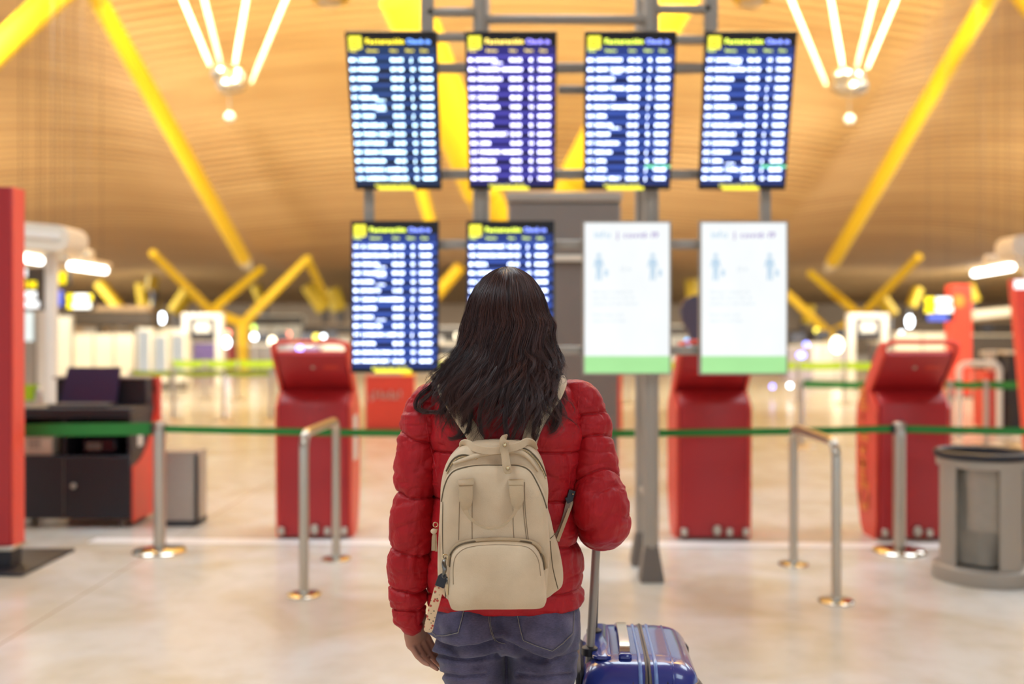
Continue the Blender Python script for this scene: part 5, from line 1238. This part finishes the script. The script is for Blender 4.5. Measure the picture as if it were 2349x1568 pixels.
zl = [(1024, 1080), (1036, 1058), (1050, 1046), (1066, 1043), (1092, 1048)]; zr = [(1196, 1026), (1214, 1034), (1232, 1052), (1244, 1072), (1252, 1092)]
for z in (zl, zr):
    on('main_zip', z, bb, .0017, 'dark_zip', o_body, .0006)
    mb = MB()
    for q in spline([(a, b, 0) for a, b in z], 34): mb.ball(lay(q.x-1.5 if z is zr else q.x+1.5, q.y+4, bb, .0012), .0016, 6, 5)
    obj('zip_teeth', mb, M['brass'], o_body)
mb = MB(); q = spline([(1040, 1062, 0), (1070, 1052, 0), (1110, 1040, 0), (1150, 1034, 0), (1190, 1036, 0), (1215, 1052, 0), (1235, 1080, 0)], 40)
obj('folded_flap', mb.tube([lay(p.x, p.y, bb, .001) for p in q], [.003+.004*math.sin(PI*i/39) for i in range(40)], 10), M['canvas'], o_body)
arc = [(1031, 1296), (1036, 1268), (1056, 1248), (1098, 1239), (1145, 1237), (1192, 1239), (1226, 1247), (1244, 1272), (1250, 1302)]
on('pocket_zip_band', [(a, b-2) for a, b in arc], bf, .0042, 'tan', o_pock, .008, fb=2.10)
on('pocket_zip', [(a*.995+5.7, b+4) for a, b in arc], bp_, .0016, 'dark_zip', o_pock, .003, fb=2.095)
on('pocket_stitching', [(1040, 1340), (1040, 1300), (1046, 1275), (1066, 1258), (1100, 1251), (1145, 1249), (1190, 1251), (1216, 1258), (1234, 1282), (1240, 1320)], bp_, .0007, 'bag_stitch', o_pock, .0002)
for a in ([(1054, 1150), (1053, 1195), (1052, 1238)], [(1084, 1110), (1083, 1180), (1083, 1236)], [(1177, 1160), (1177, 1200), (1179, 1236)], [(1203, 1105), (1205, 1170), (1212, 1238)], [(1199, 1105), (1201, 1170), (1208, 1238)]):
    on('strap_stitching', a, bf, .0008, 'bag_stitch', o_front, .0002, 30)
on('side_seam', [(1016, 1150), (1015, 1230), (1018, 1300), (1022, 1370)], bf, .001, 'dark_zip', o_front, 0, 30)
on('side_seam', [(1262, 1235), (1275, 1222), (1283, 1214)], bb, .001, 'dark_zip', o_body, 0, 12)
on('side_seam', [(1262, 1240), (1268, 1300), (1280, 1350)], bb, .001, 'dark_zip', o_body, 0, 20)
# U-shaped front handles
path = spline([P(1069, 1104, 2.108), P(1069, 1125, 2.100), P(1069, 1148, 2.094), P(1069, 1172, 2.092), P(1085, 1194, 2.088), P(1108, 1208, 2.086), P(1128, 1212, 2.085), P(1152, 1206, 2.086), P(1172, 1188, 2.088), P(1183, 1168, 2.090), P(1186, 1145, 2.094), P(1184, 1122, 2.10), P(1184, 1102, 2.108)], 90)
ws = crv(np.linspace(0, 1, 90), [0, .12, .20, .27, .4, .6, .73, .80, .88, 1], [.030, .030, .024, .008, .005, .005, .008, .024, .030, .030])
fr = obj('front_handle', MB().ribbon(path, (0, -1, .1), ws, .0035), M['tan'], bag, angle=60)
for a in (1069, 1184): obj('handle_tab', MB().ribbon([P(a, 1100, 2.112), P(a, 1103, 2.104), P(a, 1112, 2.102)], (0, -1, .2), .033, .003), M['tan'], fr, angle=60)
# carry handle at the top
path = spline([P(1064, 1030, 2.20), P(1062, 1018, 2.185), P(1072, 1016, 2.165), P(1090, 1027, 2.145), P(1120, 1033, 2.135), P(1158, 1030, 2.13), P(1190, 1022, 2.14), P(1207, 1013, 2.155), P(1220, 1016, 2.18), P(1226, 1030, 2.20)], 70)
th_ = obj('carry_handle', MB().ribbon(path, (0, -1, -.15), .0165, .005), M['canvas'], bag, angle=60)
tb = obj('closing_tab', MB().ribbon(spline([P(1160, 1006, 2.150), P(1157, 1010, 2.126), P(1157, 1030, 2.122), P(1159, 1046, 2.116), P(1162, 1066, 2.106), P(1166, 1086, 2.100)], 30), (0, -1, 0), crv(np.linspace(0, 1, 30), [0, .4, .5, .9, 1], [.0205, .0205, .017, .018, .011]), .0035), M['tan'], bag, angle=60)
for a, b, Y in ((1158, 1020, 2.119), (1165, 1073, 2.099)):
    mb = MB(); c = P(a, b, Y); mb.lathe((0, 0, 0), [(.0001, .002), (.003, .0018), (.0042, 0), (.0042, -.002)], 16); mb.v = [(v[0]+c.x, c.y-v[2], v[1]+c.z) for v in mb.v]; obj('snap_rivet', mb, M['brass'], tb)
# shoulder straps laid on the jacket
def strap(pix, xf, w_):
    pts = [lay(a, b, bjk, .009) for a, b in pix]
    for q in (2.34, 2.375, 2.41, 2.445):                                   # over the shoulder
        h = bjk.ray_cast(Vector((xf, q, 2)), Vector((0, 0, -1))); pts.append(Vector((xf, q, (h[0].z if h[0] else 1.38)+.006)))
    for z in (1.33, 1.27, 1.20, 1.12, 1.06):                              # down the chest
        h = bjk.ray_cast(Vector((xf, 3, z)), Vector((0, -1, 0))); pts.append(Vector((xf, (h[0].y if h[0] else 2.52)+.011, z)))
    nn = []; pts = spline(pts, 90); c0 = Vector((xf, 2.39, 1.25))
    for p in pts: nn.append(Vector((0, p.y-c0.y, p.z-c0.z)) if p.z > 1.25 else Vector((0, p.y-c0.y, 0)))
    obj('shoulder_strap', MB().ribbon(pts, nn, w_, .008), M['canvas'], bag, angle=60)
strap([(1098, 1022), (1086, 1000), (1066, 965), (1044, 930), (1030, 905)], PXx(1024, Yp), .036)
strap([(1210, 1022), (1222, 985), (1246, 945), (1266, 912), (1276, 893)], PXx(1281, Yp), .036)
mb = MB().ribbon(spline([lay(1304, 1128, bjk, .006), lay(1296, 1158, bjk, .009), lay(1284, 1200, bjk, .012), P(1271, 1242, 2.20)], 24), (0, -1, 0), .011, .003); obj('side_strap', mb, M['bronze_strap'] if 'bronze_strap' in M else mat('bronze_webbing', (128, 104, 88), .6), bag)  # webbing in its own dark bronze colour
mb = MB().ribbon(spline([lay(1310, 1130, bjk, .006), lay(1300, 1165, bjk, .010), P(1279, 1240, 2.205)], 20), (0, -1, 0), .008, .003); obj('side_strap', mb, M['tan'], bag)
obj('strap_buckle', MB().ribbon([lay(1306, 1122, bjk, .008), lay(1300, 1140, bjk, .010), lay(1294, 1155, bjk, .010)], (0, -1, 0), .016, .006), M['black'], bag)
for a, b in ((1303, 1131), (1297, 1148)): obj('buckle_rivet', MB().ball(lay(a, b, bjk, .014), .0022, 8, 6), M['brass'], bag)
# zip pull with tassel on the left
def ringm(c, r, t, m, par, ax='y'):
    pts = [c+(Vector((r*math.cos(a), 0, r*math.sin(a))) if ax == 'y' else Vector((0, r*math.cos(a), r*math.sin(a)))) for a in np.linspace(0, 2*PI, 24, endpoint=False)]
    return obj('ring', MB().tube(pts, t, 8, closed=True), M[m], par)
zp = obj('zip_pull', MB().ribbon(spline([P(998, 1212, 2.15), P(995, 1232, 2.148), P(994, 1262, 2.15)], 14), (0, -1, 0), [.011]*3+[.006]*3+[.008]*8, .003), M['tan'], bag)
ringm(P(999, 1203, 2.15), .005, .0011, 'brass', zp); obj('pull_knot', MB().ball(P(995, 1218, 2.148), (.007, .004, .006), 12, 8), M['canvas'], zp)
obj('pull_tail', MB().ribbon([P(999, 1225, 2.149), P(1001, 1264, 2.151)], (0, -1, 0), .0045, .0025), M['tan'], zp)
# snap hook, black end and patterned ribbon
M['gun'] = mat('gunmetal', (120, 116, 110), .25, 1)
hk = obj('snap_hook', MB().tube(spline([P(1022, 1278, 2.098), P(1018, 1290, 2.092), P(1020, 1306, 2.088), P(1017, 1318, 2.088)], 20), crv(np.linspace(0, 1, 20), [0, .3, .6, 1], [.002, .0045, .005, .0025]), 10), M['gun'], bag)
ringm(P(1021, 1277, 2.094), .0055, .0013, 'brass', hk); ringm(P(1019, 1320, 2.086), .0045, .001, 'gun', hk); ringm(P(1026, 1331, 2.086), .007, .0011, 'gun', hk, 'x')
obj('pull_bar', MB().tube([P(1026, 1336, 2.086), P(1027, 1364, 2.086)], .002, 8), M['brass'], hk)
lan = obj('strap_end', MB().ribbon([P(1018, 1316, 2.090), P(1016, 1323, 2.088), P(1008, 1345, 2.086)], (0, -1, 0), [.012, .021, .0205], .005), M['black'], bag, angle=50)
def floral():
    m, nt, b = new_mat('cream_ribbon_red_flowers'); L = nt.links; tc = N(nt, 'ShaderNodeTexCoord')
    prev = None
    for sc, col, th_, off in ((95, (188, 70, 56), .30, 0), (120, (96, 84, 60), .2, 3.7)):
        mp = N(nt, 'ShaderNodeMapping'); mp.inputs['Location'].default_value = (off, off, off); L.new(tc.outputs['Object'], mp.inputs[0])
        vo = N(nt, 'ShaderNodeTexVoronoi'); vo.inputs['Scale'].default_value = sc; L.new(mp.outputs[0], vo.inputs['Vector'])
        lt = N(nt, 'ShaderNodeMath', operation='LESS_THAN'); lt.inputs[1].default_value = th_; L.new(vo.outputs['Distance'], lt.inputs[0])
        mx = N(nt, 'ShaderNodeMix', data_type='RGBA'); mx.inputs[7].default_value = srgb(*col); mx.inputs[6].default_value = srgb(226, 192, 154); L.new(lt.outputs[0], mx.inputs[0])
        if prev: L.new(prev.outputs[2], mx.inputs[6])
        prev = mx
    L.new(prev.outputs[2], b.inputs['Base Color']); b.inputs['Roughness'].default_value = .7; return m
obj('patterned_ribbon', MB().ribbon(spline([P(1009, 1341, 2.088), P(1001, 1370, 2.09), P(990, 1410, 2.10), P(981, 1449, 2.105)], 40), (0, -1, 0), [.0195]*36+[.0185, .0175, .0155, .011], .0022), floral(), bag, angle=50)

# ================================================================== suitcase
M['blue_shell'] = mat('navy_glossy_shell', (46, 60, 140), .24, 0, .05, 6, coat=.6); M['rib_blue'] = mat('pale_blue_rib', (112, 142, 200), .25, 0, .05, 6, coat=.5)
sx0, sx1, sy0, sy1, sz0, sz1 = .176, .466, 2.36, 2.77, .075, .712
case = thing('suitcase', ((sx0+sx1)/2, 2.56, 0), 'navy blue hard-shell suitcase beside the person, its grey pole pulled up', 'suitcase')
rings = []
for z, ins in ((sz0, .05), (sz0+.004, .03), (sz0+.02, .008), (sz0+.045, 0), (sz0+.2, 0), (.5, 0), (sz1-.075, 0), (sz1-.05, .004), (sz1-.03, .011), (sz1-.016, .021), (sz1-.006, .034), (sz1-.001, .048), (sz1+.003, .075), (sz1+.004, .105)):
    rings.append(rrect(sx0+ins, sx1-ins, sy0+ins, sy1-ins, max(.03, .062-ins*.4), z, 10))
o_shell = obj('shell', MB().loft(rings), M['blue_shell'], case, angle=50)
bs = bvh_of(o_shell)
def band(x, off, n=80):
    pts = []
    for cy, cz, a0 in ((sy1, sz1, 0), (sy0, sz1, PI/2), (sy0, sz0, PI), (sy1, sz0, 1.5*PI)):
        for k in range(9):
            a = a0+k/8*PI/2; r = .07; yy = (cy-r if cy == sy1 else cy+r)+(r+off)*math.cos(a); zz_ = (cz-r if cz == sz1 else cz+r)+(r+off)*math.sin(a); pts.append((x, yy, zz_))
    return pts
def ring_band(name, x, off, r, m, par, a=1, b=1): return obj(name, MB().tube(band(x, off), r, 10, closed=True), M[m], par)
ring_band('zip_rib', .318, .0005, .0055, 'rib_blue', o_shell); ring_band('zip_rib', .355, .0005, .0055, 'rib_blue', o_shell)
ring_band('zipper', .3365, -.004, .010, 'foot_grey', case); ring_band('zip_line', .3365, .005, .002, 'black', case)
ring_band('shell_groove', .382, -.0008, .0016, 'black', o_shell); ring_band('shell_groove', .300, -.0008, .0012, 'black', o_shell)
ring_band('shell_rib', .396, -.001, .004, 'blue_shell', o_shell)
hz = sz1+.004
h_ = obj('carry_handle', MB().ribbon(spline([(.284, 2.44, hz), (.284, 2.455, hz+.016), (.284, 2.50, hz+.023), (.284, 2.56, hz+.024), (.284, 2.62, hz+.022), (.284, 2.66, hz+.014), (.284, 2.675, hz)], 30), (0, 0, 1), .026, .010), M['steel'], case, angle=50)
for y in (2.435, 2.675): obj('handle_mount', MB().box((.268, y-.018, hz-.006), (.300, y+.018, hz+.010), .005), M['blue_shell'], h_)
obj('pole_recess', MB().loft([rrect(sx0+.028, sx0+.075, 2.42, 2.70, .018, z, 6) for z in (hz-.004, hz+.002)]+[rrect(sx0+.031, sx0+.072, 2.423, 2.697, .016, hz+.004, 6)]), M['blue_shell'], case)
obj('back_spine', MB().box((sx0-.012, 2.42, .2), (sx0+.01, 2.70, sz1-.03), .01), M['black'], case)
ph = obj('pull_handle', MB().tube([(.1965, 2.475, .66), (.2165, 2.475, 1.0)], .0105, 16), M['steel_dark'], case)
obj('pole', MB().tube([(.2105, 2.625, .66), (.2205, 2.625, 1.0)], .0095, 16), M['foot_grey'], ph)
obj('grip', MB().tube([(.219, 2.462, .995), (.2195, 2.475, 1.007), (.2205, 2.55, 1.011), (.221, 2.625, 1.007), (.2215, 2.64, .995)], .013, 16), M['black'], ph)
for y, x in ((2.475, .1985), (2.625, .213)): obj('pole_collar', MB().lathe((x, y, hz-.01), [(.02, 0), (.02, .018), (.014, .022)], 20), M['black'], ph)
M['guard'] = mat('grey_corner_guard', (112, 100, 92), .4, .2)
for s, (cx1, cy1, a0) in enumerate(((sx1, sy0, 1.5*PI), (sx1, sy1, 0), (sx0, sy0, PI), (sx0, sy1, PI/2))):
    mb = MB(); rr = .062; ccx = cx1-rr if cx1 == sx1 else cx1+rr; ccy = cy1-rr if cy1 == sy1 else cy1+rr
    for z0_, z1_ in (((.50, .668),) if cx1 == sx1 else ()):
        rings = []
        for z, d in ((z0_, -.002), (z0_+.008, .004), ((z0_+z1_)/2, .005), (z1_-.01, .004), (z1_, -.004)):
            ring = []
            for a in np.linspace(a0-.15, a0+PI/2+.15, 16): ring.append((ccx+(rr+d)*math.cos(a), ccy+(rr+d)*math.sin(a), z))
            for a in np.linspace(a0+PI/2+.15, a0-.15, 16): ring.append((ccx+(rr-.01)*math.cos(a), ccy+(rr-.01)*math.sin(a), z))
            rings.append(ring)
        mb.loft(rings)
    if mb.n: g_ = obj('corner_guard', mb, M['guard'], case); obj('guard_screw', MB().ball((ccx+(rr+.004)*math.cos(a0+.4), ccy+(rr+.004)*math.sin(a0+.4), .64), .004, 8, 6), M['brass'], g_)
for x in (sx0+.045, sx1-.045):
    for y in (sy0+.05, sy1-.05):
        wl = obj('wheel', MB().tube([(x-.012, y, .026), (x+.012, y, .026)], .026, 20), M['black'], case)
        obj('wheel_fork', MB().box((x-.018, y-.016, .03), (x+.018, y+.016, .085), .006), M['foot_grey'], wl)

case.rotation_euler = (0, 0, -.06)
# ================================================================== hair
yt = np.array([613, 616, 622, 634, 652, 680, 720, 745, 770, 800, 830, 860, 900, 940, 980, 1020, 1040], float)
hl = np.array([1166, 1150, 1135, 1118, 1101, 1083, 1070, 1064, 1058, 1048, 1036, 1026, 1020, 1026, 1032, 1045, 1055], float)
hr = np.array([1166, 1180, 1194, 1212, 1228, 1243, 1256, 1269, 1264, 1267, 1279, 1278, 1279, 1280, 1272, 1250, 1240], float)
hb = np.array([0, .022, .040, .060, .080, .100, .113, .117, .119, .122, .130, .142, .155, .160, .160, .160, .160], float)
Yh = 2.385
def hpos(py, th, rho, lo=0):
    """th 0 = back of the head, +-pi/2 = sides; py = height as a picture row"""
    L_, R_, B_ = crv(py, yt, hl), crv(py, yt, hr), crv(py, yt, hb)
    xc = (L_+R_)/2; hw = (R_-L_)/2; st, ct = np.sin(th), np.cos(th)
    X = (xc+hw*st*rho-CX)/F*Yh; Yy = Yh-B_*ct*rho*(np.where(ct < 0, .92, 1)); Z = CZ-(py-HY)/F*Yh
    return np.stack([X, Yy, Z], -1)
# underlayer
pr = np.concatenate([np.linspace(613, 640, 10), np.linspace(650, 905, 40)]); tt = np.linspace(-2.05, 2.05, 70)
G = []
for p_ in pr:
    k = float(np.clip((p_-800)/110, 0, 1)); G.append(hpos(np.full(70, p_), tt*(1-.30*k), .93-.10*k))
Vh = np.concatenate(G); nu, nv = len(pr), 70
Fh = np.array([(i*nv+j, i*nv+j+1, (i+1)*nv+j+1, (i+1)*nv+j) for i in range(nu-1) for j in range(nv-1)])
M['hair_under'] = mat('dark_hair_mass', (26, 16, 16), .6)
hair = np_obj('hair', Vh, Fh, M['hair_under'], person)
sd_ = hair.modifiers.new('thick', 'SOLIDIFY'); sd_.thickness = .006; sd_.offset = 0

S = 44
def drape(p, lift):
    """keep a strand outside the jacket"""
    for i in range(len(p)):
        if p[i, 2] < 1.43:
            x, y, z = p[i]; d = Vector((x, y, z-CZ)).normalized(); h = bjk.ray_cast(EYE, d)
            if h[0] is not None and h[0].y-lift < y:
                k = (h[0].y-lift)/y; p[i] = (x*k, y*k, CZ+(z-CZ)*k)
    p[:, 1] = np.convolve(np.pad(p[:, 1], 2, mode='edge'), np.ones(5)/5, 'valid')
def lock_y(px, py):
    L_, R_, B_ = float(crv(py, yt, hl)), float(crv(py, yt, hr)), float(crv(py, yt, hb)); u = (px-(L_+R_)/2)/((R_-L_)/2)
    return Yh-B_*math.sqrt(max(0, 1-u*u))-.008
def strands(guides, per, spread, tipc, fz, thick, seed):
    """guides (G,S,3) -> tube mesh arrays of per strands each"""
    rg = np.random.default_rng(seed); Gn = len(guides); t = np.linspace(0, 1, S)
    g = np.repeat(guides, per, 0); n_ = len(g)
    off = rg.normal(size=(n_, 1, 3))*spread; clump = (.55+.6*t-(.6+.5-tipc)*t**3)[None, :, None]
    off2 = off*clump*np.minimum(1, t*5+.35)[None, :, None]
    ph = rg.uniform(0, 2*PI, (n_, 1, 3)); fr_ = rg.uniform(1.2, 3.2, (n_, 1, 1))
    wav = np.sin(2*PI*fr_*t[None, :, None]+ph)*fz*(t**1.3)[None, :, None]
    cut = rg.uniform(.80, 1.0, n_); idx = cut[:, None]*t[None]*(S-1); i0 = np.clip(idx.astype(int), 0, S-2); f = (idx-i0)[..., None]
    full = g+off2+wav; ar = np.arange(n_)[:, None]; pts = full[ar, i0]*(1-f)+full[ar, i0+1]*f
    tan = np.gradient(pts, axis=1); tan /= np.linalg.norm(tan, axis=2, keepdims=True)+1e-9
    up = np.array([.3, 1, .2]); a = np.cross(tan, up); a /= np.linalg.norm(a, axis=2, keepdims=True)+1e-9; b = np.cross(tan, a)
    r = (thick*rg.uniform(.7, 1.3, (n_, 1))*(1-.75*t[None]**3))[..., None]
    K = 3; ring = np.stack([pts+(a*math.cos(2*PI*k/K)+b*math.sin(2*PI*k/K))*r for k in range(K)], 2)   # n,S,K,3
    V_ = ring.reshape(-1, 3); base = (np.arange(n_)*S*K)[:, None, None]; i = np.arange(S-1)[None, :, None]*K; k = np.arange(K)[None, None, :]; k2 = (k+1) % K
    Fq_ = np.stack([base+i+k, base+i+k2, base+i+K+k2, base+i+K+k], -1).reshape(-1, 4)
    tone = .38*rg.uniform(0, 1, n_)+.62*np.repeat(rg.uniform(0, 1, Gn), per)
    return V_, Fq_, np.repeat(tone, S*K)
rg = np.random.default_rng(42); NG = 470; t = np.linspace(0, 1, S); guides = []
for i in range(NG):
    th = rg.uniform(-2.1, 2.1) if rg.random() < .55 else rg.uniform(-1.3, 1.3); rho = rg.uniform(.93, 1.01)
    end = rg.choice([rg.uniform(850, 940), rg.uniform(920, 1010)], p=[.45, .55])
    side = abs(math.sin(th)); 
    if abs(th) < .35 and rg.random() < .5: end = rg.uniform(930, 1025)
    py = 614+(end-614)*(t**1.15); k = np.clip((py-790)/140, 0, 1)
    A = th*(1-(.42 if abs(th) > 1.2 else .2)*k)
    ph = 3.0*float(vnoise(np.array([th*1.1, rho*6, 1.]), 5))+rg.normal(0, .35); fq = 1.25+.35*float(vnoise(np.array([th*1.3, 2., 4.]), 6)); amp = rg.uniform(.014, .032)
    p = hpos(py, A, rho+.02*k)
    wv = np.clip((py-715)/190, 0, 1)**1.1*amp
    p[:, 0] += np.sin(2*PI*fq*t*1.6+ph)*wv; p[:, 1] += np.cos(2*PI*fq*t*1.6+ph)*wv*.6
    flick = np.clip((t-.74)/.26, 0, 1)**2; p[:, 0] += np.sin(flick*2.4)*rg.normal(0, .018)+flick*(-.016 if th < -.3 else .004); p[:, 2] += flick*abs(rg.normal(0, .012))
    drape(p, .010+.006*rg.random())
    guides.append(p)
V1, F1, C1 = strands(np.array(guides), 32, .0036, .42, .0012, .00040, 1)
# signature locks traced as curls, each a free lock with its own depth
locks = [([(1062, 770), (1048, 800), (1030, 835), (1006, 862), (990, 885), (968, 902), (956, 920), (954, 936), (964, 943), (985, 938)], 2.27), ([(1058, 780), (1045, 815), (1028, 850), (1008, 882), (985, 905), (966, 922), (962, 936), (976, 945), (1000, 944), (1030, 946), (1050, 934)], 2.25),
    ([(1060, 790), (1050, 820), (1036, 836), (1018, 838), (1008, 832)], 2.28), ([(1054, 800), (1042, 826), (1026, 838), (1014, 836)], 2.27), ([(1052, 810), (1040, 842), (1020, 862), (1002, 876), (994, 866), (986, 850)], 2.26),
    ([(1056, 815), (1040, 850), (1018, 872), (1000, 882), (997, 872), (1008, 864)], 2.25), ([(1075, 800), (1060, 850), (1045, 890), (1030, 920), (1020, 938), (1000, 946), (985, 940)], 2.23), ([(1085, 850), (1075, 900), (1070, 940), (1062, 975), (1050, 1000), (1035, 1006), (1028, 1000)], 2.225),
    ([(1092, 860), (1082, 910), (1080, 950), (1074, 985), (1060, 1002), (1044, 1006)], 2.22), ([(1250, 700), (1262, 735), (1268, 746), (1276, 750)], 2.30), ([(1252, 735), (1258, 760), (1266, 785), (1278, 800), (1284, 815), (1284, 840), (1277, 852)], 2.27),
    ([(1248, 750), (1256, 785), (1268, 810), (1280, 822), (1283, 842), (1276, 858)], 2.26), ([(1250, 800), (1260, 830), (1268, 850), (1282, 858), (1292, 852)], 2.25), ([(1256, 820), (1266, 846), (1276, 858), (1288, 856)], 2.24), ([(1262, 850), (1274, 880), (1282, 920), (1282, 960), (1272, 985), (1258, 996)], 2.235),
    ([(1255, 860), (1268, 900), (1276, 935), (1272, 970), (1258, 990)], 2.23), ([(1235, 880), (1240, 920), (1232, 960), (1224, 995), (1230, 1020)], 2.225), ([(1225, 880), (1232, 930), (1238, 970), (1232, 1000), (1222, 1022)], 2.225), ([(1130, 860), (1110, 885), (1095, 905), (1085, 895), (1076, 885)], 2.215),
    ([(1140, 840), (1120, 880), (1104, 910), (1090, 920), (1080, 905)], 2.21), ([(1190, 880), (1200, 920), (1196, 960), (1180, 995), (1172, 1020)], 2.225), ([(1170, 880), (1160, 930), (1158, 970), (1164, 1005), (1176, 1020)], 2.225), ([(1110, 900), (1100, 950), (1102, 985), (1112, 1005)], 2.228)]
lg = []
for pts, Y in locks:
    q = spline([P(a, b, lock_y(a, b)) for a, b in pts], S); q = np.array([tuple(v) for v in q]); drape(q, .012); lg.append(q)
V2, F2, C2 = strands(np.array(lg), 75, .0030, .6, .0010, .00042, 2)
# fly-away hairs
fly = []
for i in range(200):
    th = rg.uniform(-1.9, 1.9); end = rg.uniform(740, 960); py = 614+(end-614)*(t**1.1); p = hpos(py, th*(1-.2*np.clip((py-790)/140, 0, 1)), 1.02+rg.uniform(0, .03)+.05*rg.random()*t**2)
    ph = rg.uniform(0, 6.28); p[:, 0] += np.sin(t*rg.uniform(4, 11)+ph)*.010*t**1.4; p[:, 1] -= .004+np.cos(t*7+ph)*.004
    drape(p, .008); fly.append(p)
V3, F3, C3 = strands(np.array(fly), 1, .001, .5, .001, .00016, 3)
Vs = np.concatenate([V1, V2, V3]); Fs = np.concatenate([F1, F2+len(V1), F3+len(V1)+len(V2)])
def hair_mat():
    m, nt, b = new_mat('dark_brown_hair'); L = nt.links
    at = N(nt, 'ShaderNodeAttribute'); at.attribute_name = 'tone'; tc = N(nt, 'ShaderNodeTexCoord'); nz = N(nt, 'ShaderNodeTexNoise'); nz.inputs['Scale'].default_value = 10; L.new(tc.outputs['Object'], nz.inputs['Vector'])
    ad = N(nt, 'ShaderNodeMath', operation='MULTIPLY_ADD'); ad.inputs[1].default_value = .35; L.new(nz.outputs[0], ad.inputs[0]); 
    m2 = N(nt, 'ShaderNodeMath', operation='MULTIPLY'); m2.inputs[1].default_value = .85; L.new(at.outputs['Fac'], m2.inputs[0]); L.new(m2.outputs[0], ad.inputs[2])
    r = N(nt, 'ShaderNodeValToRGB'); e = r.color_ramp.elements; e[0].position = .2; e[0].color = srgb(20, 13, 19); e[1].position = .95; e[1].color = srgb(92, 54, 46)
    L.new(ad.outputs[0], r.inputs[0]); L.new(r.outputs[0], b.inputs['Base Color']); b.inputs['Roughness'].default_value = .34; b.inputs['Specular IOR Level'].default_value = .6
    return m
hs = np_obj('hair_strands', Vs, Fs, hair_mat(), hair)
at = hs.data.attributes.new('tone', 'FLOAT', 'POINT'); at.data.foreach_set('value', np.concatenate([C1, C2, C3]).astype(np.float32))
